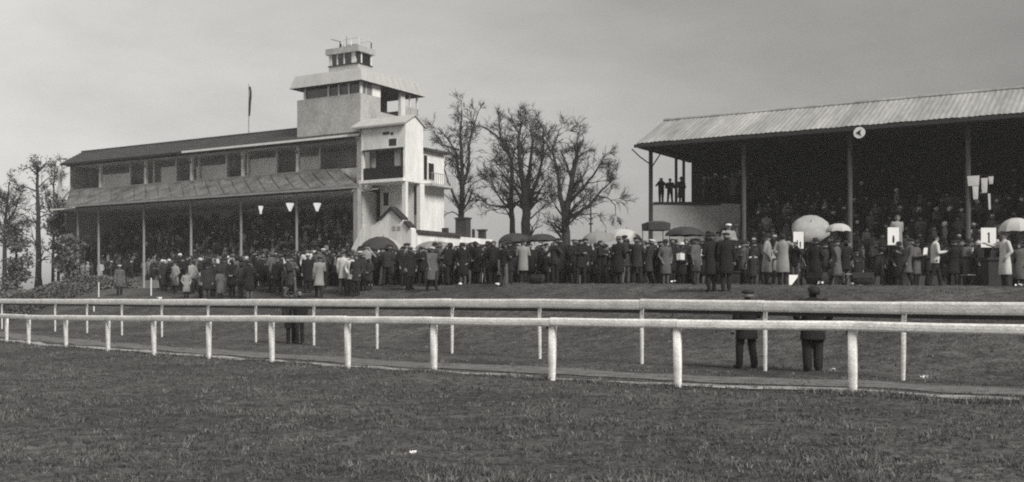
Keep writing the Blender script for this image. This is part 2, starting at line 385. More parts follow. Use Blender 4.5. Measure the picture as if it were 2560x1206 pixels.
# canopy: lapped felt sheets sloping out over the lower tier, with a slanted right verge
can = MB().box(aL + .7, -1.0, .55, .75, 9.35, 9.55).obj('canopy', M_CANOPY, gs)
NA = 22
for k in range(NA):
    def edge(t): return (aL + (0.0 - aL) * t, A0 + .3 + (-4.3 - A0 - .3) * t)
    b0, t0 = edge(k / NA); b1, t1 = edge((k + 1) / NA)
    d = random.uniform(-.006, .006)
    sag = -.16
    MB().add([(b0, 0, 9.62 + d), (b1, 0, 9.62 + d), ((b1+t1)/2, 1.6, 10.42 + sag + d), ((b0+t0)/2, 1.6, 10.42 + sag + d), (t1, 3.0, 11.36 + d), (t0, 3.0, 11.36 + d),
              (b0, 0, 9.50), (b1, 0, 9.50), (t1, 3.0, 11.22), (t0, 3.0, 11.22)],
             [(0,1,2,3), (3,2,4,5), (9,8,7,6), (0,6,7,1), (1,7,8,4,2), (5,9,6,0,3), (4,8,9,5)]).obj('canopy_sheet', M_CANOPY, can)
bx('canopy_edge', M_POST, gs, aL, 0.05, -.04, .04, 9.42, 9.56)
# white end wall between canopy and clubhouse
MB().prism([(L.a(846, 3.14), 3.14, 11.38), (-1.42, 3.14, 11.38), (-1.42, 3.14, 9.55), (-1.75, 3.14, 9.55), (-2.6, 3.14, 10.2)], (0, .14, 0)).obj('end_wall', M_RENDER, gs)
bx('end_pier', M_RENDER, gs, L.a(893, 3.0), -1.42, 2.95, 3.13, 9.55, ZE - .06)
bx('balustrade', M_DARK, gs, -8.4, L.a(893, 3.0) - .02, 3.3, 3.36, 10.6, 11.5)
# lower tier
bx('lower_ceiling', M_PANEL, gs, A0 + .5, -1.5, .8, 9.0, 9.36, 9.46)  # pale colour chosen to reflect light down into the dark lower tier
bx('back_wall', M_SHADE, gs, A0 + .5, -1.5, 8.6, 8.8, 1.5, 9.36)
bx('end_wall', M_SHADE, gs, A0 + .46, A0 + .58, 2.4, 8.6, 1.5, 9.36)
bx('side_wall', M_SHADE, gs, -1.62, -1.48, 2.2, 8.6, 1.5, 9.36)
NS = 14; LB0, LB1, LZ0, LZ1 = 1.4, 8.6, 2.62, 7.35
def l_step(k): return LB0 + (LB1 - LB0) * k / NS, LZ0 + (LZ1 - LZ0) * k / NS
for k in range(NS):
    b, z = l_step(k); bx('step', M_CONC, gs, A0 + .6, -1.64, b, LB1, (z if k else 1.6), z + (LZ1 - LZ0) / NS)
for p, m in ((195, M_POST), (247, M_POST), (360, M_POST), (478, M_POST), (603, M_POST), (742, M_POST)):
    a = L.a(p, 1.0); MB().tube([(a, 1.0, 1.8), (a, 1.0, 9.37)], [.10, .10], 10).obj('post', m, gs)
a = L.a(893, .9); bx('corner_post', M_POST, gs, a - .2, a + .2, .7, 1.1, 1.8, 9.4)

for p, y in ((652, 522), (725, 515), (793, 515)):
    a = L.a(p, 1.6); x, yy = L.w(a, 1.6); z = L.z(y, a, 1.6)
    t = thing('hanging_lamp', {652: 'narrow white lamp hanging under the canopy, furthest from the tower end', 725: 'wide white lamp hanging under the canopy between the other two', 793: 'white lamp hanging under the canopy closest to the tower end'}[p], 'lamp', (x, yy, z), ROT, 'white lamps under the grandstand canopy')
    k = {652: .62, 725: 1.0, 793: .95}[p]
    MB().loft([(0, 0, -.42, .07, .07), (0, 0, -.2, .16*k, .16*k), (0, 0, .12, .30*k, .30*k), (0, 0, .2, .30*k, .30*k)], 10).obj('lamp_shade', M_LAMP, t, smooth=True)
    MB().loft([(0, 0, .22, .2, .2), (0, 0, .34, .06, .06), (0, 0, .4, .03, .03)], 10).obj('cap', M_IRON, t)
    MB().tube([(0, 0, .4), (0, 0, 9.36 - z)], [.015, .015], 6).obj('hanging_rod', M_IRON, t)

# flagpole on the ridge
a = L.a(622, 6.0); x, y = L.w(a, 6.0); zt = L.z(213, a, 6.0)
t = thing('flagpole', 'thin flagpole with a furled dark flag on the dark roof ridge', 'flagpole', (x, y, ZR + .1), ROT)
MB().tube([(0, 0, 0), (0, 0, zt - ZR - .1)], [.05, .03], 8).obj('pole', M_POST, t)
zt2 = zt - ZR - .25; zb2 = L.z(290, a, 6.0) - ZR - .1
fl = MB(); n = 7; prev = []
for k in range(n):
    u = k / (n - 1); z = zt2 + (zb2 - zt2) * u; wd = .05 + .17 * math.sin(math.pi * min(1, u * .9 + .12)) ** .7
    prev.append((.06 + wd * .5 + .02 * math.sin(9 * u), .04 * math.sin(6 * u), z, wd * .55, .07))
fl.loft(prev[::-1], 10).obj('flag', M_DARK, t, smooth=True)
MB().loft([(0, 0, zt - ZR - .1, .05, .05), (0, 0, zt - ZR, .02, .02)], 8).obj('finial', M_POST, t)

# ================================================================== the tower
tw = thing('observation_tower', 'grey rendered observation tower with pale flared roof and glazed lookout on top', 'tower', L.loc(), ROT)
TA0, TA1, TB0, TB1, TB2, TB3 = -8.68, -2.32, 3.0, 5.45, 8.1, 10.4
ZS, ZW, ZF0, ZF1 = 17.0, 17.80, 17.88, 18.88
part('wall', M_TOWER, tw, (TA0, TA1, TB0, TB1, ZE - .35, ZS))
part('rear_wall', M_TOWER, tw, (TA0, TA1, TB1, TB3, ZE - .35, 15.9))
part('recess_wall', M_DARK, tw, (TA1 - 1.5, TA1 - 1.4, TB1, TB2, 15.9, ZW + .06))
part('side_wall', M_RENDER, tw, (L.a(1003, TB2) - .3, TA1 - .01, TB2, TB2 + .55, 15.9, ZW + .06))
part('corner_wall', M_RENDER, tw, (TA1 - .3, TA1 + .004, L.b(931, TA1), TB1, ZS, ZW + .06))
part('parapet', M_TOWER, tw, (TA1 - .16, TA1 - .012, TB2 + .55, TB3, 15.9, 16.85), (TA0, TA1 - .012, TB3 - .15, TB3, 15.9, 16.85), (TA0, TA0 + .15, TB1, TB3 - .15, 15.9, ZS))
part('veranda_post', M_WHITE, tw, (TA1 - .14, TA1 - .02, 9.3, 9.42, 16.85, ZW + .06), (TA1 - .14, TA1 - .02, TB3 - .14, TB3 - .02, 16.85, ZW + .06))
core_a0 = L.a(765, TB0 + .3)
part('window_band', M_GLASS, tw, (core_a0, TA1 - .32, TB0 + .3, TB1 + .02, ZS, ZW + .06))
edges = [765, 823, 849, 874, 900]
for i in range(len(edges) - 1):
    a0, a1 = L.a(edges[i], TB0 + .2), L.a(edges[i+1], TB0 + .2)
    w_ = bx('window', M_WHITE, tw, a0 - .06, a0 + .06, TB0 + .08, TB0 + .3, ZS, ZW + .06)
    bx('pane', M_GLASS, w_, a0 + .06, a1 - .06, TB0 + .2, TB0 + .23, ZS + .04, ZW + .04)
    bx('sill', M_FASCIA, w_, a0 + .06, a1 - .06, TB0 + .1, TB0 + .3, ZS, ZS + .04)
bx('corner_mullion', M_WHITE, tw, TA1 - .14, TA1 - .02, TB0 + .06, TB0 + .2, ZS, ZW + .06)
b1 = L.b(931, TA1)
w_ = bx('side_window', M_WHITE, tw, TA1 - .12, TA1 - .03, TB0 + .2, TB0 + .28, ZS, ZW + .06)
bx('pane', M_PALEGLASS, w_, TA1 - .1, TA1 - .07, TB0 + .28, (TB0 + b1) / 2, ZS + .03, ZW + .05)
bx('pane', M_PALEGLASS, w_, TA1 - .1, TA1 - .07, (TB0 + b1) / 2 + .06, b1 - .002, ZS + .03, ZW + .05)
bx('frame', M_WHITE, w_, TA1 - .12, TA1 - .04, (TB0 + b1) / 2 + .002, (TB0 + b1) / 2 + .058, ZS, ZW + .06)
part('post', M_WHITE, tw, (TA0 + .35, TA0 + .47, TB0 + .35, TB0 + .47, ZS, ZW + .06))
# flared fascia in panels
o0, o1 = .44, .10
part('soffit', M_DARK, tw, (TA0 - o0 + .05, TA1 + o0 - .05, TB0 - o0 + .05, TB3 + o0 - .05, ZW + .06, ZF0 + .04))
part('roof', M_FASCIA, tw, (TA0 - o1 + .02, TA1 + o1 - .02, TB0 - o1 + .02, TB3 + o1 - .02, ZF1 - .12, ZF1 - .02))
bo = [(TA0-o0, TB0-o0), (TA1+o0, TB0-o0), (TA1+o0, TB3+o0), (TA0-o0, TB3+o0)]
to = [(TA0-o1, TB0-o1), (TA1+o1, TB0-o1), (TA1+o1, TB3+o1), (TA0-o1, TB3+o1)]
fas = part('fascia', M_FASCIA, tw, (TA0 - o1 + .1, TA1 + o1 - .1, TB0 - o1 + .1, TB3 + o1 - .1, ZF0 + .05, ZF1 - .13))
for s_ in range(4):
    B0, B1 = Vector((*bo[s_], ZF0)), Vector((*bo[(s_+1) % 4], ZF0)); T0, T1 = Vector((*to[s_], ZF1)), Vector((*to[(s_+1) % 4], ZF1))
    n = 10; inn = (Vector((-5.5, 6.7, ZF0)) - (B0 + B1) / 2); inn.z = 0; inn = inn.normalized()
    for k in range(n):
        u0, u1 = k / n, (k + 1) / n - .004
        dd = inn * random.uniform(0, .012)
        q = [B0.lerp(B1, u0) + dd, B0.lerp(B1, u1) + dd, T0.lerp(T1, u1) + dd, T0.lerp(T1, u0) + dd]
        qi = [p + inn * .07 for p in q]
        MB().add(q + qi, [(0,1,2,3), (7,6,5,4), (0,4,5,1), (1,5,6,2), (2,6,7,3), (3,7,4,0)]).obj('fascia_panel', M_FASCIA, fas)
# lookout
LA0, LA1, LB_0, LB_1 = -6.47, -3.53, 4.2, 5.9
ZL0, ZL1, ZL2 = 19.6, 20.52, 20.98
look = part('lookout', M_TOWER, tw, (LA0, LA1, LB_0, LB_1, ZF1 - .15, ZL0))
part('lookout_sill', M_DARK, look, (LA0 - .06, LA1 + .06, LB_0 - .06, LB_1 + .06, ZL0, ZL0 + .07))
for k, p in enumerate((828, 843, 860, 880)):
    a0 = L.a(p, LB_0); a1 = L.a((843, 860, 878, 890)[k], LB_0)
    if k < 3: bx('pane', M_GLASS, look, a0 + .05, a1 - .05, LB_0 + .06, LB_0 + .1, ZL0 + .07, ZL1)
    bx('mullion', M_WHITE, look, a0 - .05, a0 + .05 + (.28 if k == 3 else 0), LB_0, LB_0 + .12, ZL0 + .07, ZL1)
bx('mullion', M_WHITE, look, LA0, LA0 + .14, LB_0, LB_0 + .14, ZL0 + .07, ZL1)
bx('pane', M_GLASS, look, LA1 - .1, LA1 - .06, LB_0 + .5, LB_1 - .14, ZL0 + .07, ZL1)
bx('mullion', M_DARK, look, LA1 - .14, LA1, LB_0 + .02, LB_0 + .34, ZL0 + .07, ZL1)
bx('mullion', M_WHITE, look, LA1 - .14, LA1, LB_0 + .36, LB_0 + .5, ZL0 + .07, ZL1)
bx('mullion', M_WHITE, look, LA1 - .14, LA1, LB_1 - .14, LB_1, ZL0 + .07, ZL1)
bx('mullion', M_WHITE, look, LA0, LA0 + .12, LB_1 - .14, LB_1, ZL0 + .07, ZL1)
bx('lookout_roof', M_TOWER, look, LA0 - .18, LA1 + .18, LB_0 - .2, LB_1 + .2, ZL1, ZL2)
rail = MB()
for (x0, y0, x1, y1) in ((-5.2, 4.3, LA1, 4.3), (LA1, 4.3, LA1, 5.8), (-5.2, 5.8, LA1, 5.8)):
    rail.tube([(x0, y0, ZL2 + .62), (x1, y1, ZL2 + .66)], [.03, .03], 6)
for (x0, y0) in ((-5.2, 4.3), (LA1, 4.3), (LA1, 5.8), (-4.3, 4.3)): rail.tube([(x0, y0, ZL2), (x0, y0, ZL2 + .68)], [.035, .035], 6)
rail.obj('roof_railing', M_WHITE, look)
MB().tube([(-5.0, 4.6, ZL2), (-5.0, 4.6, ZL2 + .95)], [.03, .02], 6).obj('aerial', M_IRON, look)
MB().tube([(LA1 + .1, 5.7, ZL2 - .05), (LA1 + .1, 5.7, ZL2 + .5)], [.05, .05], 6).obj('aerial', M_IRON, look)
MB().tube([(-6.4, 4.4, ZL2 + .85), (-5.3, 4.5, ZL2 + .5)], [.025, .025], 6).tube([(-5.6, 4.5, ZL2), (-5.6, 4.5, ZL2 + .6)], [.03, .03], 6).obj('aerial', M_IRON, look)
MB().loft([(-5.45, 4.5, ZL2, .14, .14), (-5.45, 4.5, ZL2 + .2, .17, .17), (-5.45, 4.5, ZL2 + .4, .1, .1)], 10).obj('loudspeaker', M_IRON, look)
bx('roof_hatch', M_TOWER, look, -4.9, -4.0, 4.5, 5.2, ZL2, ZL2 + .25)

# ================================================================== the white clubhouse at the end of the stand
ch = thing('clubhouse', 'white rendered clubhouse bay with dark balcony at the end of the grandstand', 'building', L.loc(), ROT)
PA0, PA1, PB0, PB1 = -1.40, 2.65, 2.0, 4.2
PZ0, PZ1, PZ2 = 9.97, 14.15, 14.78
oa0, oa1 = L.a(909, PB0), L.a(1008, PB0)
part('wall', M_RENDER, ch,
     (PA0, oa0, PB0, PB0 + .18, PZ0 + .2, PZ1), (oa1, PA1 - .2, PB0, PB0 + .18, PZ0 + .2, PZ1), (oa0, oa1, PB0, PB0 + .18, 12.32, PZ1))
MB().prism([(PA1 - .2, PB0, PZ0), (PA1 - .2, PB1, PZ0), (PA1 - .2, PB1, PZ1), (PA1 - .2, (PB0+PB1)/2, PZ2), (PA1 - .2, PB0, PZ1)], (.2, 0, 0)).obj('gable_wall', M_RENDER, ch)
part('balcony_back', M_DIM, ch, (PA0, PA1 - .22, PB0 + 1.7, PB0 + 1.85, PZ0 + .2, PZ1), (oa0 - .02, oa1 + .02, PB0 + .19, PB0 + 1.69, 12.5, 12.6))
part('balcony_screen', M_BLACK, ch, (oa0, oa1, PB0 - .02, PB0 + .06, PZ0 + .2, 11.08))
part('balcony_floor', M_RENDER, ch, (PA0, PA1 - .01, PB0 - .3, PB1, PZ0 - .03, PZ0 + .19))
part('balcony_pillar', M_PANEL, ch, (L.a(988, PB0 + .9), L.a(1003, PB0 + .9), PB0 + .8, PB0 + .95, PZ0 + .2, 12.5))
part('awning', M_DARK, ch, (oa0 - .05, oa1 + .05, PB0 - .12, PB0 - .004, 12.28, 12.42))
for (p0, p1, y0, y1) in ((957, 974, 331, 338), (977, 983, 331, 338), (973, 991, 348, 365)):
    w_ = bx('window', M_IRON, ch, L.a(p0, PB0), L.a(p1, PB0), PB0 - .03, PB0 - .003, lz(y1, p0, PB0), lz(y0, p0, PB0))
rf = MB().prism([(-2.28, PB0 - .25, PZ1 - .06), (-2.28, (PB0+PB1)/2, PZ2 + .06), (-2.28, (PB0+PB1)/2, PZ2 + .16), (-2.28, PB0 - .25, PZ1 + .05)], (PA1 + 2.4, 0, 0)).obj('roof', M_FASCIA, ch)
MB().prism([(-2.28, PB1 + .25, PZ1 - .06), (-2.28, PB1 + .25, PZ1 + .05), (-2.28, (PB0+PB1)/2 + .001, PZ2 + .16), (-2.28, (PB0+PB1)/2 + .001, PZ2 + .06)], (PA1 + 2.4, 0, 0)).obj('rear_slope', M_FASCIA, rf)
bx('gutter', M_POST, rf, -2.0, PA1 + .1, PB0 - .34, PB0 - .252, PZ1 - .14, PZ1 - .04)
part('pier', M_RENDER, ch, (PA0 - .02, PA0 + .12, PB0 - .02, PB0 + .2, 9.4, ZE + .1))
for b in (PB0 + .05, PB1 - .35):
    bx('column', M_WHITE, ch, PA1 - .34, PA1 - .02, b, b + .3, 1.8, PZ0 - .03)
# ground floor and side wing
G0 = 1.8
part('lower_wall', M_RENDER, ch, (PA0, 1.9, PB1 - .25, PB1, G0, PZ0 - .03))
p0, p1 = L.a(906, PB1 - .27), L.a(950, PB1 - .27)
part('opening_shade_panel', M_BLACK, ch, (p0, p1, PB1 - .30, PB1 - .252, G0, lz(474, 930, PB1 - .3)))  # flat black panel, the darkness of the opening put in as colour
w_ = bx('window', M_WHITE, ch, L.a(955, 3.9), L.a(976, 3.9), 3.88, 3.948, lz(520, 965, 3.9), lz(478, 965, 3.9))
bx('pane', M_GLASS, w_, L.a(959, 3.86), L.a(971, 3.86), 3.86, 3.879, lz(515, 965, 3.86), lz(482, 965, 3.86))
WA1 = 2.3; WB1 = L.b(1110, WA1)
part('wing_wall', M_RENDER, ch, (-1.3, WA1, PB1 + .002, WB1, G0, 12.5))
part('wing_roof', M_SLATE, ch, (-1.3, WA1 + .35, PB1 + .3, WB1 + .3, 12.5, 12.68))
for (q0, q1, y0, y1) in ((1058, 1066, 388, 450), (1070, 1083, 408, 450)):
    b0, b1 = L.b(q0, WA1), L.b(q1, WA1)
    f_ = bx('window', M_WHITE, ch, WA1 + .002, WA1 + .05, b0 - .05, b1 + .05, L.z(y1, WA1, b0), L.z(y0, WA1, b0) + .05)
    bx('pane', M_GLASS, f_, WA1 + .05, WA1 + .065, b0, b1, L.z(y1, WA1, b0) + .04, L.z(y0, WA1, b0))
bx('wing_balcony', M_TOWER, ch, WA1 + .003, WA1 + .95, PB1 + .3, WB1 + .2, 9.82, 10.0)
bal = bx('balcony_rail', M_POST, ch, WA1 + .88, WA1 + .92, PB1 + .3, WB1 + .2, 10.75, 10.8)
for k in range(12):
    b = PB1 + .35 + k * (WB1 - PB1 - .2) / 11
    bx('baluster', M_POST, bal, WA1 + .885, WA1 + .915, b, b + .03, 10.0, 10.75)
# tall windows seen between the two columns
for (q0, q1) in ((1020, 1031), (1035, 1046)):
    a0, a1 = L.a(q0, PB1 - .02), L.a(q1, PB1 - .02)
    f_ = bx('tall_window', M_WHITE, ch, a0 - .06, a1 + .06, PB1 - .06, PB1 - .002, L.z(542, a0, PB1), L.z(462, a0, PB1))
    bx('pane', M_GLASS, f_, a0, a1, PB1 - .085, PB1 - .061, L.z(538, a0, PB1), L.z(466, a0, PB1))
part('return_wall', M_RENDER, ch, (1.9, L.a(1056, PB1), PB1 - .001, PB1 + .25, G0, PZ0 - .03))

# ================================================================== the low white lodge in front of it
lb = -6.0
lo = thing('lodge', 'low white lodge with gabled porch front and flat dark edged roof', 'building', L.loc(), ROT)
pts = [(879, 700), (879, 622), (903, 572), (937, 562), (978, 521), (1028, 573), (1028, 700)]
poly = [(L.a(p, lb), lb, max(L.z(y, L.a(p, lb), lb), 1.6)) for p, y in pts]
MB().prism(poly[::-1], (0, .5, 0)).obj('porch_wall', M_RENDER, lo)
def board(p, q, name='barge_board'):
    (x0, y0), (x1, y1) = p, q
    A_, B_ = L.a(x0, lb), L.a(x1, lb); z0, z1 = L.z(y0, A_, lb), L.z(y1, B_, lb)
    MB().prism([(A_, lb - .12, z0 - .12), (B_, lb - .12, z1 - .12), (B_, lb - .12, z1 + .06), (A_, lb - .12, z0 + .06)], (0, .72, 0)).obj(name, M_DARK, lo)
board((952, 547), (978, 519)); board((978, 519), (1006, 547)); board((1012, 554), (1025, 569))
EA = L.a(1030, lb); EB1 = L.b(1232, EA)
ez = L.z(582, EA, lb)
part('wall', M_RENDER, lo, (EA - 4.0, EA, lb + .52, EB1, 1.6, ez))
part('roof', M_SLATE, lo, (EA - 4.0, EA + .18, lb + .52, L.b(1150, EA), ez, ez + .2))
part('rear_roof', M_POST, lo, (EA - 4.0, EA + .12, L.b(1150, EA) + .002, EB1 + .2, ez - .5, ez - .38))
for (q0, q1) in ((981, 989), (993, 1001)):
    bx('vent', M_POST, lo, L.a(q0, lb), L.a(q1, lb), lb - .02, lb - .002, lz(577, q0, lb), lz(566, q0, lb))
# chimneys
def chim(p0, p1, y0, y1, capw, label=None):
    a1 = EA - .25; b0 = L.b(p0 + (p1 - p0) * .62, a1); w_ = (p1 - p0) / F * L.depth(a1, b0)
    zb, zt_ = L.z(y1, a1, b0), L.z(y0, a1, b0)
    c = bx('chimney', M_BRICK, lo, a1 - w_ * .80, a1, b0, b0 + w_ * .55, zb, zt_)
    if capw: bx('chimney_cap', M_BRICK, c, a1 - w_ * .80 - capw, a1 + capw, b0 - capw, b0 + w_ * .55 + capw, zt_, zt_ + .1)
chim(1140, 1180, 547, 606, .06); chim(1105, 1123, 570, 583, 0); chim(1196, 1217, 577, 612, .08); chim(1180, 1188, 573, 600, 0)

# ================================================================== the covered stand on the right
cs = thing('covered_stand', 'covered terrace stand with pale corrugated roof and slender posts', 'grandstand', R.loc(), ROT)
AE = 36.0; RZ0, RZ1, RB1 = 9.72, 11.46, 3.79
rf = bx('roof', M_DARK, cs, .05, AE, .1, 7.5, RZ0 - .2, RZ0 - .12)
ns = 36
for side in (0, 1):
    for k in range(ns):
        a0, a1 = k * AE / ns, (k + 1) * AE / ns + .05
        d = .02 + .012 * (k % 2) + random.uniform(0, .01)
        e = Vector((0, 0, RZ0)) if side == 0 else Vector((0, 2 * RB1, RZ0)); r_ = Vector((0, RB1, RZ1))
        sk = random.uniform(-.03, .03)
        vv, fs = [], []
        nc = 8 if side == 0 else 2
        for i in range(nc + 1):
            a = a0 + (a1 - a0) * i / nc; h = d + (.028 if i % 2 else 0)
            vv += [(a, e.y - (.04 + sk if side == 0 else 0), e.z + h), (a, r_.y, r_.z + h), ]
        for i in range(nc): fs.append((2*i, 2*i + 2, 2*i + 3, 2*i + 1) if side == 0 else (2*i, 2*i + 1, 2*i + 3, 2*i + 2))
        o = len(vv)
        vv += [(a0, e.y, e.z - .02), (a1, e.y, e.z - .02), (a1, r_.y, r_.z - .02), (a0, r_.y, r_.z - .02)]
        fs.append((o, o + 3, o + 2, o + 1) if side == 0 else (o, o + 1, o + 2, o + 3))
        MB().add(vv, fs).obj('roof_sheet', M_SHEET, rf)
MB().tube([(0, RB1, RZ1 + .07), (AE, RB1, RZ1 + .07)], [.1, .1], 8).obj('ridge_capping', M_SHEET, rf)
bx('gutter', M_IRON, rf, -.05, AE, -.16, -.06, RZ0 - .2, RZ0 - .04)
MB().prism([(.12, .05, RZ0 - .02), (.12, RB1, RZ1 - .03), (.12, 2*RB1 - .05, RZ0 - .02)], (.06, 0, 0)).obj('gable_boarding', M_DARK, rf)
for k in range(20):
    a = 1.0 + k * 1.8
    bx('purlin', M_BLACK, cs, a, a + .1, .15, 7.0, RZ0 - .32, RZ0 - .202)
SP = [.42, 5.65, 11.05, 16.46, 21.8, 27.1, 32.4]
for k, a in enumerate(SP):
    MB().tube([(a, 1.0, 1.3), (a, 1.0, RZ0 - .2)], [.115, .115], 10).obj('post', M_IRON if k == 0 else M_DIM, cs)
    MB().tube([(a - .1, 1.0, RZ0 - .95), (a - .5, .7, RZ0 - .6), (a - .75, .2, RZ0 - .22)] if k == 0 else [(a, 1.0, RZ0 - 1.0), (a, .5, RZ0 - .5), (a, .1, RZ0 - .22)], [.035] * 3, 6).obj('strut', M_IRON, cs)
    if k == 0:
        MB().tube([(a, 1.05, RZ0 - 1.2), (a + .05, 2.3, RZ0 - .22)], [.035] * 2, 6).obj('strut', M_IRON, cs)
for b in (4.56, 5.7):
    MB().tube([(.42, b, 1.3), (.42, b, RZ0 - .2)], [.09, .09], 8).obj('post', M_IRON, cs)
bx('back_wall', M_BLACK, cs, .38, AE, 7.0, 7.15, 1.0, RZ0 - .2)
# terrace steps
NR = 11; RBA, RBB, RZA, RZB = 1.3, 7.0, 2.1, 6.7
def r_step(k): return RBA + (RBB - RBA) * k / NR, RZA + (RZB - RZA) * k / NR
for k in range(NR):
    b, z = r_step(k)
    a_left = .6 + 3.9 * min(1, max(0, (b - 1.0) / 3.1)) + (0 if b < 4.2 else 0)
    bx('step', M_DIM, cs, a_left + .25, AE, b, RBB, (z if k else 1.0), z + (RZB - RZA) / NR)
# raised platform behind a white screen at the open end
MB().prism([(.5, 1.15, 6.52), (2.75, 2.3, 6.52), (4.35, 4.25, 6.52), (4.5, 6.98, 6.52), (.5, 6.98, 6.52)], (0, 0, .16)).obj('platform', M_DARK, cs)
p0, p1 = Vector((.42, 1.12, 0)), Vector((4.36, 4.18, 0)); dv = (p1 - p0); nv = Vector((dv.y, -dv.x, 0)).normalized()
npan = 10
M_SCREEN = mat('smooth whitewashed boarding', .44, .75, .12, .7, fine=.08)
def arc(t): return p0.lerp(p1, t) + nv * .32 * math.sin(math.pi * t)
for k in range(npan):
    q0, q1 = arc(k / npan), arc((k + 1) / npan)
    MB().prism([q0, q1 - (q1 - q0) * .004, q1 - nv*.05 - (q1 - q0) * .004, q0 - nv*.05], (0, 0, 4.9)).obj('screen_panel', M_SCREEN, cs).location = (0, 0, 1.72)

# round clock-like disc on the second post
a = R.a(2148, -.3); x, y = R.w(a, -.3); d = R.depth(a, -.3); z = zat(332, d)
t = thing('round_sign', 'round white sign with a black arrowhead under the stand roof', 'sign', (x, y, z), ROT)
mb = MB(); n = 24; r = .27
ring = [(r * math.cos(2*math.pi*i/n), 0, r * math.sin(2*math.pi*i/n)) for i in range(n)]
mb.prism(ring, (0, .05, 0)).obj('disc', M_PAPER, t)
MB().prism([(-.15, -.02, 0), (.10, -.02, .16), (.04, -.02, 0), (.10, -.02, -.16)], (0, .018, 0)).obj('arrowhead', M_BLACK, t)
bx('bracket', M_IRON, t, -.03, .03, .052, .12, .05, RZ0 - .1 - z)

# white number sheets hung on the third post
a = R.a(2450, .8); x, y = R.w(a, .8); d = R.depth(a, .8)
t = thing('number_sheets', 'cluster of white sheets hung up beside a stand post', 'notice', (x, y, zat(440, d)), ROT)
k = d / F
for (x0, x1, y0, y1) in ((2423, 2449, 439, 464), (2434, 2447, 465, 498), (2452, 2466, 446, 483), (2467, 2478, 443, 462)):
    def ux(p): return (p - 2450) * k / .9
    m_ = MB(); j = random.uniform(0, .03)
    m_.prism([(ux(x0), j, (440 - y0) * k), (ux(x1), j, (440 - y0) * k), (ux(x1) - .03, j, (440 - y1) * k), (ux(x0) + .04, j + .02, (440 - y1) * k)][::-1], (0, .02, 0)).obj('sheet', M_PAPER, t)
MB().prism([(ux(2466), .05, (440 - 485) * k), (ux(2471), .05, (440 - 485) * k), (ux(2472), .05, (440 - 525) * k), (ux(2468), .05, (440 - 525) * k)][::-1], (0, .02, 0)).obj('sheet', M_PANEL, t)
MB().tube([(ux(2418), .06, .02), (ux(2480), .06, .02)], [.02, .02], 6).obj('hanging_bar', M_IRON, t)
#PART2
# ================================================================== bare winter trees
def rnd_perp(d, rng):
    v = Vector((rng.uniform(-1, 1), rng.uniform(-1, 1), rng.uniform(-1, 1)))
    v = v - d * v.dot(d)
    return v.normalized() if v.length > 1e-3 else Vector((1, 0, 0))
def grow(mb, tips, p, d, length, r, lvl, rng, up, spread):
    """one branch and what it bears: a bent tube, side branches along it, twigs at the end"""
    n = 4 if lvl > 1 else 3
    pts = [p.copy()]; dd = d.copy()
    for i in range(n):
        dd = (dd + rnd_perp(dd, rng) * rng.uniform(.05, .30) + Vector((0, 0, up))).normalized()
        pts.append(pts[-1] + dd * length / n)
    rads = [max(.017, r * (1 - .62 * i / n)) for i in range(n + 1)]
    mb.tube(pts, rads, 6 if lvl > 2 else (4 if lvl > 1 else 3), 0, cap=False)
    if lvl <= 0:
        tips.append((pts[-1], dd)); return
    k = {4: 6, 3: 6, 2: 5, 1: 4}.get(lvl, 4)
    for i in range(k):
        t = rng.uniform(.25, 1.0) if i else 1.0
        f = t * n; j = min(int(f), n - 1); q = pts[j].lerp(pts[j+1], f - j)
        b = (pts[j+1] - pts[j]).normalized()
        nd = (b + rnd_perp(b, rng) * rng.uniform(.45, 1.0) * spread).normalized()
        grow(mb, tips, q, nd, length * rng.uniform(.48, .74), rads[j] * .62, lvl - 1, rng, up, spread)
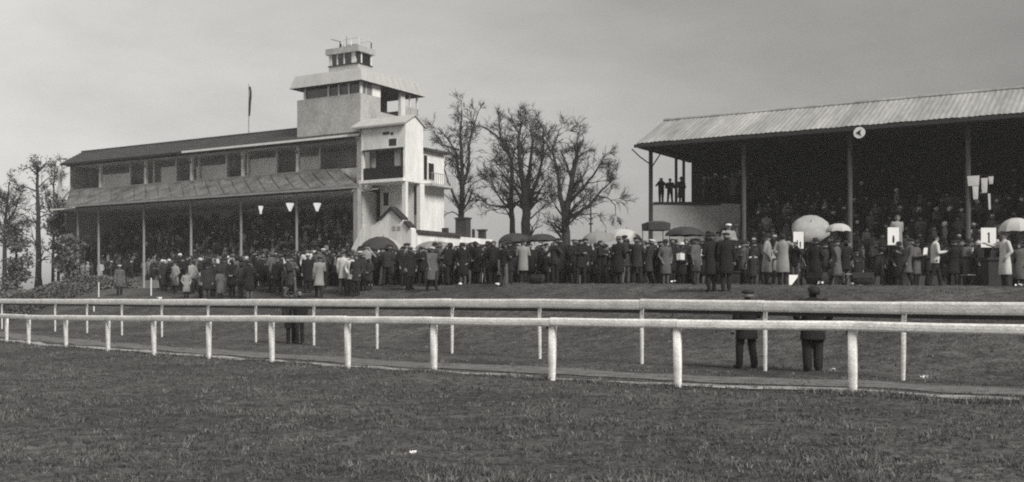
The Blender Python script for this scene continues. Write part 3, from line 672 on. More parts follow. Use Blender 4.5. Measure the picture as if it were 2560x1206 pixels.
def tree(name, label, limbs, d, seed, bear, leaf=0.0, group=None, leaf_m=None, cat='tree', lsize=.09, up=.03):
    """limbs: (photo polyline, start radius, end radius, depth swing). Each limb is a tapered tube that bears branches of the level given."""
    rng = random.Random(seed)
    bx_, by_ = at(limbs[0][0][0][0], d); base = Vector((bx_, by_, gz(bx_, by_) - .1))
    root = thing(name, label, cat, base, group=group)
    tr, cr, tips = MB(), MB(), []
    for (pl, r0, r1, dy, lvl, dens, blen) in limbs:
        m = len(pl); pts = []
        for i, (px, py) in enumerate(pl):
            dep = d + dy * (i / max(1, m - 1)) ** 1.2
            x, y = at(px, dep); pts.append(Vector((x, y, zat(py, dep))) - base)
        if pl is limbs[0][0]: pts[0].z = -.3
        fine = []
        for i in range(m - 1):
            for k in range(3):
                q = pts[i].lerp(pts[i+1], k / 3)
                if k: q += Vector((rng.uniform(-.06, .06), rng.uniform(-.06, .06), 0))
                fine.append(q)
        fine.append(pts[-1]); n = len(fine)
        rads = [r0 + (r1 - r0) * (i / (n - 1)) ** .8 for i in range(n)]
        if pl is limbs[0][0]: rads[0] *= 1.5
        tr.tube(fine, rads, 8, 0)
        if lvl < 0: continue
        L_ = sum((fine[i+1] - fine[i]).length for i in range(n - 1))
        cnt = int(L_ * dens * .82) + 1
        for c_ in range(cnt):
            t = (rng.uniform(.12, 1.0)) if c_ else 1.0
            f = t * (n - 1); j = min(int(f), n - 2); q = fine[j].lerp(fine[j+1], f - j); b = (fine[j+1] - fine[j]).normalized()
            nd = (b * .7 + rnd_perp(b, rng) * rng.uniform(.5, 1.0)).normalized()
            grow(cr, tips, q, nd, blen * rng.uniform(.55, 1.1) * (1.08 - .52 * t), max(.02, rads[j] * .42), lvl, rng, up, 1.0)
    tr.obj('trunk', M_BARK, root, smooth=True)
    if cr.v:
        if leaf:
            if leaf_m is None:
              for (p, dd) in tips:
                for _ in range(int(leaf * 2)):
                    q = p - dd * rng.uniform(0, .5); td = (dd + rnd_perp(dd, rng) * rng.uniform(.3, .9)).normalized(); ll = rng.uniform(.25, .6)
                    sd_ = rnd_perp(td, rng) * .010; e_ = q + td * ll + rnd_perp(td, rng) * ll * .15
                    cr.add([q - sd_, q + sd_, e_ + sd_ * .5, e_ - sd_ * .5], [(0, 1, 2, 3)])
            for (p, dd) in tips if leaf_m is not None else []:
                for _ in range(int(leaf) + (1 if rng.random() < leaf % 1 else 0)):
                    c_ = p + Vector((rng.gauss(0, .16), rng.gauss(0, .16), rng.gauss(0, .14)))
                    u = Vector((rng.uniform(-1, 1), rng.uniform(-1, 1), rng.uniform(-.6, .6))).normalized() * lsize * rng.uniform(.6, 1.4)
                    v = rnd_perp(u.normalized(), rng) * lsize * rng.uniform(.5, 1.0)
                    cr.add([c_ - u, c_ + v * .6, c_ + u, c_ - v * .6], [(0, 1, 2, 3)], 1)
        tag(cr.obj('crown', [M_TWIG, leaf_m or M_TWIG], root), kind='stuff')
    return root
def zq(*p): return [(x / 2.233 + 1000, (930 - (930 - y) * .955) / 2.233 + 220) for x, y in p]
G1 = 'bare trees between the two stands'
tree('tree', 'tall slender bare tree nearest the white clubhouse, above the dark chimney', [
    (zq((342, 930), (340, 720), (345, 640), (347, 500), (343, 360), (338, 220), (345, 85)), .36, .05, 0, 2, 1.9, 2.0),
    (zq((345, 690), (330, 655), (300, 590), (265, 500), (245, 420), (262, 395)), .16, .04, -1.5, 1, 1.8, 1.6),
    (zq((345, 560), (322, 430), (312, 330), (270, 260), (215, 195)), .17, .04, 1.5, 2, 1.9, 1.8),
    (zq((350, 520), (385, 420), (385, 280), (405, 195), (438, 95)), .17, .04, 1.0, 2, 1.9, 1.8),
    (zq((330, 320), (240, 290), (200, 230), (175, 190)), .09, .03, -2, 1, 1.8, 1.5),
    (zq((338, 705), (290, 680), (265, 690), (240, 700)), .06, .03, -.5, 1, 1.5, .9),
    (zq((350, 700), (385, 645), (440, 615)), .05, .02, 1, 1, 1.5, .9)], 97, 3, 2, leaf=1, group=G1)
tree('tree', 'bare tree with a long limb leaning left, middle of the clump', [
    (zq((628, 930), (627, 790), (622, 600), (622, 380), (600, 320), (560, 255), (552, 160)), .30, .05, 0, 2, 1.6, 2.0),
    (zq((612, 660), (570, 620), (535, 560), (515, 500)), .12, .04, 2, 2, 1.8, 1.8),
    (zq((612, 655), (550, 650), (490, 640), (435, 585)), .12, .03, -2, 2, 1.9, 1.7),
    (zq((560, 255), (510, 215), (460, 185), (415, 180)), .10, .03, -1, 1, 2.6, 1.1),
    (zq((622, 420), (640, 320), (625, 250)), .10, .03, 2, 2, 1.8, 1.6)], 92, 5, 2, leaf=1.6, group=G1)
tree('tree', 'thick trunked bare tree with a wide tangled crown, middle of the clump', [
    (zq((702, 930), (704, 800), (702, 640), (690, 520), (672, 400), (662, 250), (680, 170)), .50, .06, 0, 2, 2.2, 2.0),
    (zq((712, 640), (722, 450), (742, 270), (725, 165)), .22, .05, 1.5, 2, 2.2, 2.0),
    (zq((722, 620), (770, 480), (800, 330), (800, 190)), .18, .05, -2, 2, 2.2, 2.0),
    (zq((715, 660), (780, 560), (830, 480)), .14, .04, 2, 2, 2.0, 1.8),
    (zq((690, 640), (640, 540), (580, 470), (540, 420)), .14, .04, -2, 2, 2.0, 1.8),
    (zq((715, 730), (770, 680), (815, 640)), .08, .03, 1, 1, 2.0, 1.2)], 88, 8, 2, leaf=2, group=G1)
tree('tree', 'broad bare tree with drooping right branches, nearest the covered stand', [
    (zq((928, 960), (926, 800), (925, 690), (955, 540), (980, 400), (1000, 300), (1025, 255)), .42, .05, 0, 2, 2.0, 2.0),
    (zq((920, 710), (890, 590), (880, 450), (850, 320), (885, 215)), .22, .05, 1.5, 2, 2.0, 2.0),
    (zq((935, 720), (1010, 680), (1060, 640), (1120, 560), (1170, 510), (1205, 480)), .16, .03, 0, 2, 2.0, 1.2),
    (zq((950, 620), (1040, 520), (1090, 450), (1115, 400)), .15, .04, -2, 2, 2.1, 1.8),
    (zq((1100, 590), (1160, 600), (1200, 640), (1205, 700)), .07, .02, 1, 2, 2.0, 1.2),
    (zq((960, 520), (930, 400), (900, 330)), .12, .04, 2, 2, 2.0, 1.8),
    (zq((935, 760), (1000, 700), (1100, 690), (1150, 770)), .07, .02, 2, 1, 2.0, 1.2),
    (zq((915, 720), (870, 650), (840, 600)), .10, .03, -1, 2, 2.0, 1.4)], 84, 12, 2, leaf=1.6, group=G1)
x, y = at(1477, 80)
t = thing('lamp_post', 'thin dark pole standing beside the drooping branches', 'pole', (x, y, gz(x, y)))
MB().tube([(0, 0, -.2), (0, 0, zat(475, 80) - gz(x, y))], [.07, .05], 8).obj('pole', M_IRON, t)
MB().box(-.16, .16, -.03, .03, zat(562, 80) - gz(x, y), zat(558, 80) - gz(x, y)).obj('crossbar', M_IRON, t)

G2 = 'trees at the far left end of the grandstand'
tree('pine_tree', 'tall straight pine with sparse level branches left of the grandstand', [
    ([(97, 680), (96, 600), (95, 520), (94, 440), (92, 415)], .34, .08, 0, 1, 2.2, 1.5),
    ([(95, 480), (70, 470), (40, 462)], .09, .03, -1, 1, 2.5, 1.3), ([(95, 470), (110, 455), (128, 440)], .08, .03, 1, 1, 2.5, 1.3),
    ([(94, 440), (75, 418), (55, 425)], .08, .03, 1, 1, 3.0, 1.2), ([(94, 432), (115, 410), (135, 412)], .08, .03, -1, 1, 3.0, 1.2),
    ([(95, 560), (70, 550), (52, 556)], .07, .03, 1, 1, 2.4, 1.2), ([(95, 545), (120, 535), (138, 545)], .07, .03, 1, 1, 2.4, 1.2)], 104, 21, 1, leaf=2.2, group=G2, leaf_m=M_LEAF, lsize=.13)
def bushy(name, label, px, d, py_top, wpx, seed, n, group=None, low=.15, cat='tree', m=None, lsize=.16, clumps=16):
    rng = random.Random(seed); x, y = at(px, d); g = gz(x, y); h = zat(py_top, d) - g; rad = wpx / F * d / 2
    root = thing(name, label, cat, (x, y, g), group=group)
    tb = MB(); tb.tube([(0, 0, -.2), (rng.uniform(-.1, .1), 0, h * .5), (0, .1, h * .9)], [max(.08, h * .02), h * .012, .03], 7)
    cb = MB(); C_ = []
    for _ in range(clumps):
        u = rng.random(); z = h * (low + (1 - low) * u); rr = rad * math.sqrt(max(.05, 1 - (2 * u - .9) ** 2 * .8)); an = rng.uniform(0, 6.283); q = rr * rng.uniform(.25, .9)
        C_.append((q * math.cos(an), q * math.sin(an), z, rng.uniform(.22, .42) * rad + .15))
        if rng.random() < .9: tb.tube([(0, 0, max(.2, z - .8)), (q * .5 * math.cos(an), q * .5 * math.sin(an), z - .3), (q * math.cos(an), q * math.sin(an), z)], [.05, .035, .02], 5)
    for _ in range(n):
        cx_, cy_, cz_, cr_ = C_[rng.randrange(len(C_))]
        v = Vector((rng.gauss(0, 1), rng.gauss(0, 1), rng.gauss(0, .7))) * cr_ * .62
        c_ = Vector((cx_, cy_, cz_)) + v
        u = Vector((rng.uniform(-1, 1), rng.uniform(-1, 1), rng.uniform(-.7, .7))).normalized() * lsize * rng.uniform(.6, 1.3)
        vv = rnd_perp(u.normalized(), rng) * lsize * rng.uniform(.4, .8)
        cb.add([c_ - u, c_ + vv, c_ + u, c_ - vv], [(0, 1, 2, 3)])
    tb.obj('trunk', M_BARK, root, smooth=True); tag(cb.obj('crown', m or M_LEAF, root), kind='stuff')
tree('tree', 'wide bare tree cut by the left edge, beside the pine', [
    ([(12, 690), (12, 600), (14, 540), (20, 490), (24, 455)], .26, .05, 0, 2, 2.3, 1.8), ([(13, 590), (-15, 530), (-30, 480)], .12, .04, 1, 2, 2.2, 1.8),
    ([(14, 570), (40, 520), (56, 480)], .12, .04, -1, 2, 2.3, 1.6), ([(13, 620), (40, 590), (66, 570)], .08, .03, 1, 2, 2.2, 1.3), ([(12, 610), (-10, 590), (-40, 580)], .08, .03, 1, 2, 2.2, 1.3)], 108, 41, 2, leaf=1.5, group=G2)
tree('tree', 'slender bare tree between the pine and the grandstand end', [
    ([(133, 690), (134, 600), (136, 520), (134, 460), (140, 405)], .18, .04, 0, 2, 2.3, 1.4), ([(135, 560), (118, 510), (112, 470)], .08, .03, 1, 2, 2.3, 1.2), ([(135, 540), (150, 490), (146, 440)], .08, .03, 1, 2, 2.3, 1.0)], 110, 43, 2, leaf=1.5, group=G2)
bushy('evergreen_tree', 'low rounded evergreen in front of the pine trunk', 42, 96, 560, 75, 32, 3200, G2, low=.05)
bushy('evergreen_tree', 'dark evergreen hard against the open end of the grandstand', 146, 99, 500, 62, 33, 2600, G2, low=.05, clumps=20)
bushy('evergreen_tree', 'squat shrubby evergreen below the end bracket of the grandstand', 172, 90, 590, 70, 34, 1500, G2, low=.02)
# the scrubby hedge at the left of the lawn
hb = MB(); rng = random.Random(5); hl = [at(p, d) for p, d in ((-60, 58), (40, 60), (140, 63), (230, 66), (310, 70))]
hroot = thing('hedge', 'long low scrubby hedge on the rise at the left, below the trees', 'hedge', (hl[0][0], hl[0][1], gz(*hl[0])))
o = hroot.location.copy()
for i in range(24000):
    f = rng.random() * 4; k = min(int(f), 3); q = Vector((*hl[k], 0)).lerp(Vector((*hl[k+1], 0)), f - k)
    prof = .9 + .5 * noise.noise(Vector((f * 2.3, 0, 3))) + .3 * noise.noise(Vector((f * 7, 0, 9)))
    hh = 1.6 * prof * rng.random() ** .55 * (1 - .16 * f); wd = 1.5 * rng.uniform(-1, 1) * (1 - .3 * min(1, hh / 2.6))
    x, y = q.x + wd * .4, q.y + wd; c_ = Vector((x, y, gz(x, y) + hh)) - o
    u = Vector((rng.uniform(-1, 1), rng.uniform(-1, 1), rng.uniform(-.8, .8))).normalized() * rng.uniform(.05, .13); v = rnd_perp(u.normalized(), rng) * rng.uniform(.04, .1)
    hb.add([c_ - u, c_ + v, c_ + u, c_ - v], [(0, 1, 2, 3)])
tag(hb.obj('foliage', M_HEDGE, hroot), kind='stuff')
st = MB()
for i in range(60):
    f = rng.random() * 4; k = min(int(f), 3); q = Vector((*hl[k], 0)).lerp(Vector((*hl[k+1], 0)), f - k)
    g = gz(q.x, q.y); st.tube([Vector((q.x, q.y, g - .1)) - o, Vector((q.x + rng.uniform(-.3, .3), q.y + rng.uniform(-.3, .3), g + .8)) - o], [.025, .012], 5)
tag(st.obj('stem', M_BARK, hroot), kind='stuff')

# ================================================================== people
SK, CO, TR, HT = 2, 0, 1, 3
M_SKIN = mat('weathered skin', .22, .6, .1, 6)
COATS = {'black': mat('black wool', .014, .9, .25, 5), 'dark': mat('dark wool', .030, .9, .25, 5), 'grey': mat('grey tweed', .10, .9, .25, 6, fine=.15),
         'light grey': mat('light grey gaberdine', .26, .8, .15, 5), 'pale': mat('pale raincoat cloth', .52, .75, .12, 5), 'white': mat('white coat cloth', .78, .75, .08, 5)}
HAIR = {'dark': mat('dark hair', .018, .7, .2, 20), 'grey': mat('grey hat felt', .10, .9, .2, 10), 'pale': mat('pale hat cloth', .55, .8, .1, 10), 'white': mat('white cap cloth', .80, .8, .05, 10)}
M_TROUS = mat('dark trousers', .018, .9, .2, 5)
def remesh(mb, vox, faces, name):
    me = mb.mesh(name + '_raw', [M_SKIN]); o = bpy.data.objects.new('raw', me); C.objects.link(o)
    m = o.modifiers.new('r', 'REMESH'); m.mode = 'VOXEL'; m.voxel_size = vox
    s_ = o.modifiers.new('s', 'SMOOTH'); s_.factor = .5; s_.iterations = 2
    dg = bpy.context.evaluated_depsgraph_get(); n = len(o.evaluated_get(dg).data.polygons) * 2
    d = o.modifiers.new('d', 'DECIMATE'); d.ratio = min(1.0, faces / max(n, 1))
    dg = bpy.context.evaluated_depsgraph_get(); r = bpy.data.meshes.new_from_object(o.evaluated_get(dg)); r.name = name
    bpy.data.objects.remove(o); bpy.data.meshes.remove(me)
    r.materials.clear(); r.shade_smooth(); return r
def arm_chain(kind, s):
    """shoulder, elbow, wrist, finger direction for one arm; s = -1 or 1 along x; the figure faces -y"""
    sh = Vector((.185 * s, 0, 1.41))
    e, w_, f = {'down': ((.235*s, .02, 1.12), (.245*s, -.06, .87), (0, -.15, -1)),
                'pocket': ((.275*s, .06, 1.13), (.21*s, -.10, .93), (-.35*s, -.2, -.8)),
                'bino': ((.30*s, -.16, 1.24), (.07*s, -.20, 1.54), (-.25*s, -.4, .8)),
                'read': ((.245*s, -.03, 1.13), (.10*s, -.30, 1.17), (-.5*s, -.8, .3)),
                'fold': ((.26*s, -.05, 1.14), (-.04*s, -.20, 1.16), (-1*s, -.1, .1)),
                'reach': ((.25*s, -.24, 1.33), (.20*s, -.50, 1.40), (0, -1, .1)),
                'rail': ((.25*s, -.16, 1.15), (.16*s, -.42, 1.17), (0, -.9, -.3)),
                'up': ((.33*s, -.05, 1.55), (.24*s, -.10, 1.80), (0, -.1, 1)),
                'swing': ((.24*s, .12*s, 1.13), (.25*s, .16*s - .08, .92), (0, -.3, -1)),
                'behind': ((.25*s, .09, 1.14), (.10*s, .20, .98), (-.8*s, .3, -.4))}[kind]
    return sh, Vector(e), Vector(w_), Vector(f).normalized()
def make_person(name, arms=('down', 'down'), stance='stand', coat='overcoat', head='cap', hturn=0, lean=0.0, bag=1.12):
    h = MB(); segs = []
    def c(p0, p1, r0, r1, t, n=8): h.cap(p0, p1, r0, r1, n); segs.append((Vector(p0), Vector(p1), (r0 + r1) / 2, t))
    T = Matrix.Rotation(-lean, 3, 'X'); pv = Vector((0, 0, .92))
    def ln(p): p = Vector(p); return pv + T @ (p - pv) if p.z > .92 else p
    for s in (-1, 1):
        ft = {'stand': (.085*s, 0), 'apart': (.15*s, 0), 'walk': (.08*s, -.22*s)}[stance]
        hip, ank = Vector((.09*s, 0, .92)), Vector((ft[0], ft[1] + .02, .09))
        kn = hip.lerp(ank, .52) + Vector((0, -.035, 0))
        c(hip, kn, .085 * bag, .064 * bag, TR); c(kn, ank, .062 * bag, .056 * bag, TR)
        c(ank + Vector((0, .02, -.05)), ank + Vector((.02*s, -.15, -.055)), .04, .036, TR)
        sh, el, wr, fd = arm_chain(arms[0 if s < 0 else 1], s)
        sh, el, wr = ln(sh), ln(el), ln(wr); fd = (T @ fd).normalized()
        c(sh, el, .052, .042, CO); c(el, wr, .042, .028, CO)
        pm = wr + fd * .05; c(wr, pm + fd * .02, .026, .036, SK)
        side = fd.cross(Vector((0, 1, 0))); side = side.normalized() if side.length > .1 else Vector((1, 0, 0))
        inn = Vector((-s, -.5, 0)); inn = (inn - fd * inn.dot(fd)).normalized()
        for q, ll in ((-.030, .058), (-.010, .070), (.010, .066), (.028, .052)):
            b0 = pm + fd * .03 + side * q; b1 = b0 + fd * ll * .55 + inn * .006; c(b0, b1, .0105, .010, SK, 6); c(b1, b1 + fd * ll * .40 + inn * .022, .010, .008, SK, 6)
        t0 = wr + fd * .02 - side * .03 * (1 if side.x * s < 0 else -1); c(t0, t0 + fd * .035 + inn * .035, .012, .010, SK, 6)
    tl = MB(); 
    torso = [(0, 0, .86, .155, .11), (0, 0, .95, .165, .115), (0, 0, 1.10, .15, .105), (0, 0, 1.28, .175, .12), (0, 0, 1.40, .175, .105), (0, .005, 1.46, .09, .07)]
    h.loft([(ln((cx_, cy_, z)).x, ln((cx_, cy_, z)).y, ln((cx_, cy_, z)).z, rx, ry) for cx_, cy_, z, rx, ry in torso], 12); segs.append((Vector((0, 0, .9)), ln((0, 0, 1.44)), .14, CO))
    RH = Matrix.Rotation(hturn, 3, 'Z'); hp = ln((0, -.02, 1.485))
    def hd(p): return hp + T @ (RH @ (Vector(p) - Vector((0, -.02, 1.485))))
    c(ln((0, .01, 1.42)), hd((0, -.005, 1.53)), .058, .055, SK)
    # skull, jaw, nose, brow, ears
    for (p, q, r0, r1) in (((0, .015, 1.615), (0, -.02, 1.62), .092, .085), ((0, -.035, 1.555), (0, -.045, 1.535), .066, .050), ((0, -.105, 1.60), (0, -.125, 1.575), .012, .018),
                           ((-.035, -.098, 1.628), (.035, -.098, 1.628), .014, .014), ((-.088, .01, 1.605), (-.09, .015, 1.575), .017, .013), ((.088, .01, 1.605), (.09, .015, 1.575), .017, .013),
                           ((-.018, -.095, 1.545), (.018, -.095, 1.545), .012, .012)):
        c(hd(p), hd(q), r0, r1, SK)
    body = remesh(h, .0105, 2300, name + '_body')
    P0 = np.array([list(a) for a, b, r, t in segs]); P1 = np.array([list(b) for a, b, r, t in segs]); RR = np.array([r for a, b, r, t in segs]); TT = np.array([t for a, b, r, t in segs])
    cen = np.empty(len(body.polygons) * 3); body.polygons.foreach_get('center', cen); cen = cen.reshape(-1, 1, 3)
    dv = P1 - P0; t = np.clip(((cen - P0) * dv).sum(-1) / np.maximum((dv * dv).sum(-1), 1e-9), 0, 1)
    dist = np.linalg.norm(cen - (P0 + t[..., None] * dv), axis=-1) - RR
    body_mi = TT[dist.argmin(1)].astype(np.int32)
    # coat: body of the coat, sleeves, collar
    k = MB(); hem = {'overcoat': .50, 'long jacket': .64, 'jacket': .80, 'mac': .42, 'dress': .36}[coat]; fl = {'overcoat': .215, 'long jacket': .215, 'jacket': .185, 'mac': .235, 'dress': .23}[coat]
    st_ = .03 if stance != 'stand' and 'jacket' not in coat else 0
    rings = [(0, .01, hem, fl + st_, fl * .74 + st_), (0, .01, .72 if hem < .7 else .86, fl * .94, fl * .68), (0, 0, .95, .190, .138), (0, 0, 1.10, .178, .128), (0, 0, 1.28, .200, .140), (0, 0, 1.39, .205, .125), (0, .005, 1.445, .13, .095), (0, .008, 1.49, .085, .082)]
    k.loft([(ln((cx_, cy_, z)).x, ln((cx_, cy_, z)).y, ln((cx_, cy_, z)).z, rx, ry) for cx_, cy_, z, rx, ry in rings], 14, p=2.2)
    for s in (-1, 1):
        sh, el, wr, fd = arm_chain(arms[0 if s < 0 else 1], s); sh, el, wr = ln(sh), ln(el), ln(wr)
        k.cap(sh, el, .072, .060); k.cap(el, wr - (wr - el).normalized() * .01, .060, .046)
    coat_me = remesh(k, .016, 1300, name + '_coat')
    # head wear
    w_ = MB()
    def hr(p): return hd(p)
    def ringset(rows, n=14):
        o = len(w_.v)
        for (cy_, z, rx, ry) in rows:
            for j in range(n):
                a = 2 * math.pi * j / n; w_.v.append(tuple(hr((rx * math.cos(a), cy_ + ry * math.sin(a), z))))
        for i in range(len(rows) - 1):
            for j in range(n): w_.f.append((o + i*n + j, o + i*n + (j+1) % n, o + (i+1)*n + (j+1) % n, o + (i+1)*n + j)); w_.mi.append(0)
        w_.f.append(tuple(o + j for j in range(n - 1, -1, -1))); w_.f.append(tuple(o + (len(rows)-1)*n + j for j in range(n))); w_.mi += [0, 0]
    hname = {'cap': 'flat_cap', 'hat': 'felt_hat', 'hair': 'hair', 'scarf': 'headscarf'}[head]
    if head == 'cap': ringset([(-.005, 1.645, .100, .118), (-.02, 1.670, .122, .142), (-.015, 1.700, .105, .125), (0, 1.722, .05, .06)]); ringset([(-.125, 1.640, .07, .055), (-.125, 1.650, .07, .055)])
    elif head == 'hat': ringset([(-.005, 1.652, .148, .165), (-.005, 1.662, .150, .168), (-.005, 1.668, .100, .118), (-.005, 1.735, .088, .105), (-.005, 1.765, .06, .075), (-.005, 1.758, .02, .03)])
    elif head == 'hair': ringset([(.045, 1.545, .075, .065), (.035, 1.60, .098, .085), (.012, 1.655, .101, .108), (.0, 1.695, .082, .098), (0, 1.720, .04, .05)])
    else: ringset([(.03, 1.50, .085, .075), (.035, 1.56, .100, .090), (.025, 1.62, .108, .105), (.0, 1.67, .104, .118), (-.005, 1.715, .07, .085), (0, 1.735, .03, .04)])
    hat_me = w_.mesh(name + '_' + hname, [M_SKIN]); hat_me.materials.clear(); hat_me.shade_smooth()
    # eyes
    ey = MB()
    for s in (-1, 1): ey.cap(hd((.032*s, -.100, 1.606)), hd((.034*s, -.101, 1.606)), .009, .009, 6)
    return dict(body=body, body_mi=body_mi, coat=coat_me, hat=hat_me, hname=hname, eyes=ey, head=head, coatk=coat)
def mesh_arrays(me):
    v = np.empty(len(me.vertices) * 3); me.vertices.foreach_get('co', v)
    return v.reshape(-1, 3), [tuple(p.vertices) for p in me.polygons]
SLOTS = [COATS['dark'], M_TROUS, M_SKIN, HAIR['dark']]
def finish(P, name):
    b = P['body']; b.polygons.foreach_set('material_index', P['body_mi'])
    for m in SLOTS: b.materials.append(m)
    P['coat'].materials.append(COATS['dark']); P['hat'].materials.append(HAIR['dark'])
    mb = MB()
    v, f = mesh_arrays(b); mb.add(v.tolist(), f); mb.mi = P['body_mi'].tolist()
    v, f = mesh_arrays(P['coat']); mb.add(v.tolist(), f, CO)
    v, f = mesh_arrays(P['hat']); mb.add(v.tolist(), f, HT)
    mb.add(P['eyes'].v, P['eyes'].f, HT)
    P['merged'] = mb.mesh('person', SLOTS); P['merged'].shade_smooth()
    P['merged_arrays'] = (np.array(mb.v), mb.f, mb.mi)
    P['eyes_me'] = P['eyes'].mesh(name + '_eyes', [HAIR['dark']])
    return P
PROTO = {}
for nm, kw in {'a': dict(arms=('down', 'down'), coat='overcoat', head='cap'), 'b': dict(arms=('pocket', 'pocket'), coat='mac', head='hat', hturn=.3),
               'c': dict(arms=('bino', 'bino'), coat='jacket', head='cap'), 'd': dict(arms=('read', 'read'), coat='overcoat', head='hat', hturn=-.2),
               'e': dict(arms=('down', 'pocket'), coat='dress', head='scarf', hturn=-.4), 'f': dict(arms=('fold', 'fold'), coat='jacket', head='hair', stance='apart'),
               'g': dict(arms=('pocket', 'down'), coat='jacket', head='hair', hturn=.5), 'h': dict(arms=('swing', 'swing'), coat='mac', head='cap', stance='walk'),
               'i': dict(arms=('rail', 'rail'), coat='jacket', head='hair', stance='apart', lean=.16), 'j': dict(arms=('behind', 'behind'), coat='overcoat', head='hair', hturn=-.5),
               'k': dict(arms=('reach', 'pocket'), coat='mac', head='hair'), 'n': dict(arms=('pocket', 'pocket'), coat='long jacket', head='hair', stance='stand', bag=1.34, hturn=.4), 'o': dict(arms=('fold', 'down'), coat='long jacket', head='cap', stance='apart', bag=1.2, hturn=-.4, lean=.10), 'q': dict(arms=('read', 'down'), coat='overcoat', head='cap', lean=.22, stance='walk'),
               'l': dict(arms=('read', 'fold'), coat='jacket', head='cap'), 'm': dict(arms=('read', 'down'), coat='jacket', head='hair', stance='walk')}.items():
    PROTO[nm] = finish(make_person(nm, **kw), nm)
def setm(o, i, m):
    o.material_slots[i].link = 'OBJECT'; o.material_slots[i].material = m
def key_person(label, p, x, y, z, rz, coat='dark', hat='dark', scale=1.0, trous=None, group=None):
    P = PROTO[p]
    r = tag(link('person', P['body'], None, (x, y, z), rz), label, 'person', group); r.scale = (scale,) * 3
    setm(r, 0, COATS[coat]); setm(r, 3, HAIR[hat])
    if trous: setm(r, 1, COATS[trous])
    c_ = link('coat' if 'jacket' not in P['coatk'] else 'jacket', P['coat'], r); setm(c_, 0, COATS[coat])
    h_ = link(P['hname'], P['hat'], r); setm(h_, 0, HAIR[hat])
    link('eyes', P['eyes_me'], r)
    TAKEN.append((x, y)); return r
TAKEN = []
PI = math.pi
def facing(px, turn=0): return turn
def kp(label, p, px, d, rz, z=None, **k):
    x, y = at(px, d); return key_person(label, p, x, y, gz(x, y) if z is None else z, rz, **k)
# persons leaning on the far rail
def rail_d(px): # distance of the far rail line at a photo column
    xs = [px_of(x, y) for x, y in FAR]; return float(np.interp(px, xs, [y for x, y in FAR]))
kp('boy in black jacket standing at the white rail, left of the two near figures', 'o', 1866, rail_d(1866) + .55, PI + .25, coat='black', scale=.945).scale = (1.15, 1.15, .95)
kp('broad man in black jacket against the rail, right of the two near figures', 'n', 2032, rail_d(2032) + .55, PI - .1, coat='black', scale=.985).scale = (1.22, 1.15, .985)
kp('man in dark overcoat at the white rail, left one of a pair near the lawn', 'a', 727, rail_d(727) + .6, .3, coat='dark', hat='dark', scale=.97)
kp('man in black jacket at the white rail, right one of a pair near the lawn', 'g', 749, rail_d(749) + .7, -.2, coat='black', scale=1.0)
# standing out in front of the crowd
kp('man in black overcoat with trilby on the lawn, left of a close dark pair', 'd', 1778, 33.2, PI + .3, coat='black', scale=1.04)
kp('man in black coat on the lawn, right of a close dark pair', 'a', 1815, 33.0, PI - .2, coat='black', scale=1.03)
kp('signalling man in white cap standing higher than the crowd, forearms raised before him', 'l', 1821, 38.5, .1, coat='light grey', hat='white', z=gz(*at(1821, 38.5)) + .5, scale=.98)
kp('man in light grey raincoat seen between dark figures, hat on', 'b', 1918, 37.0, 1.2, coat='light grey', hat='dark')
kp('man in pale grey raincoat with dark trousers facing the betting ring', 'k', 1957, 36.2, PI - .5, coat='light grey', hat='dark')
kp('man in pale jacket striding with arm stretched out before the big crowd', 'm', 2338, 35.6, 1.5, coat='pale', hat='dark')
kp('man in pale coat reaching to a white board beside the edge umbrella', 'k', 2512, 34.8, -1.5, coat='pale', hat='dark', scale=1.04)
kp('stout man in light grey coat standing up behind a white board', 'j', 2243, 40.5, .2, coat='light grey', hat='grey', z=gz(*at(2243, 40.5)) + 1.0)
kp('man in grey jacket with pale hat crossing the lawn before the white lodge', 'h', 1080, 42.5, .6, coat='grey', hat='pale', z=None)
kp('man in dark coat alone on the lawn at the left, pale cap', 'a', 299, 61.0, .4, coat='grey', hat='pale')
kp('woman in dark coat on the left lawn beside two dark men', 'e', 411, 59.5, .5, coat='dark', hat='pale')
kp('man in black overcoat on the left lawn beside a woman in headscarf', 'd', 434, 59.0, .2, coat='black', scale=1.04)
kp('man in dark jacket with hands in pockets on the left lawn', 'g', 487, 58.0, -.4, coat='dark')
kp('person in pale coat at the front of the left part of the crowd', 'b', 582, 56.0, .3, coat='pale', hat='grey')
kp('man in dark coat at the front left, next to a pale coated person', 'j', 552, 57.0, -.3, coat='dark')
kp('man in black jacket standing alone before the grandstand corner post', 'g', 822, 50.5, .2, coat='black')
# three on the raised platform, against the sky
pd = 61.5
for p, px, lb_, c_, s_ in (('c', 1653, 'leftmost of three men silhouetted on the raised platform, binoculars up', 'black', .93), ('f', 1675, 'middle one of three men silhouetted on the raised platform, arms folded', 'black', .92), ('d', 1703, 'man in dark grey reading card, right of three on the raised platform', 'dark', .95)):
    x, y = at(px, pd); key_person(lb_, p, x, y, 6.69, random.uniform(-.5, .5), coat=c_, scale=s_, group='men on the raised platform')

# the boxes that the two raised men stand on
for px, d, h_, lb_ in ((1821, 38.5, .5, 'low dark box under the man in the white cap'), (2243, 40.5, 1.0, 'tall dark box under the stout man behind the white board')):
    x, y = at(px, d); g = gz(x, y); t = thing('standing_box', lb_, 'box', (x, y, g), .2)
    MB().box(-.36, .36, -.32, .32, h_ - .06, h_).obj('top', M_DARK, t); MB().box(-.32, .32, -.28, .28, -.1, h_ - .061).obj('side_panel', M_DARK, t)

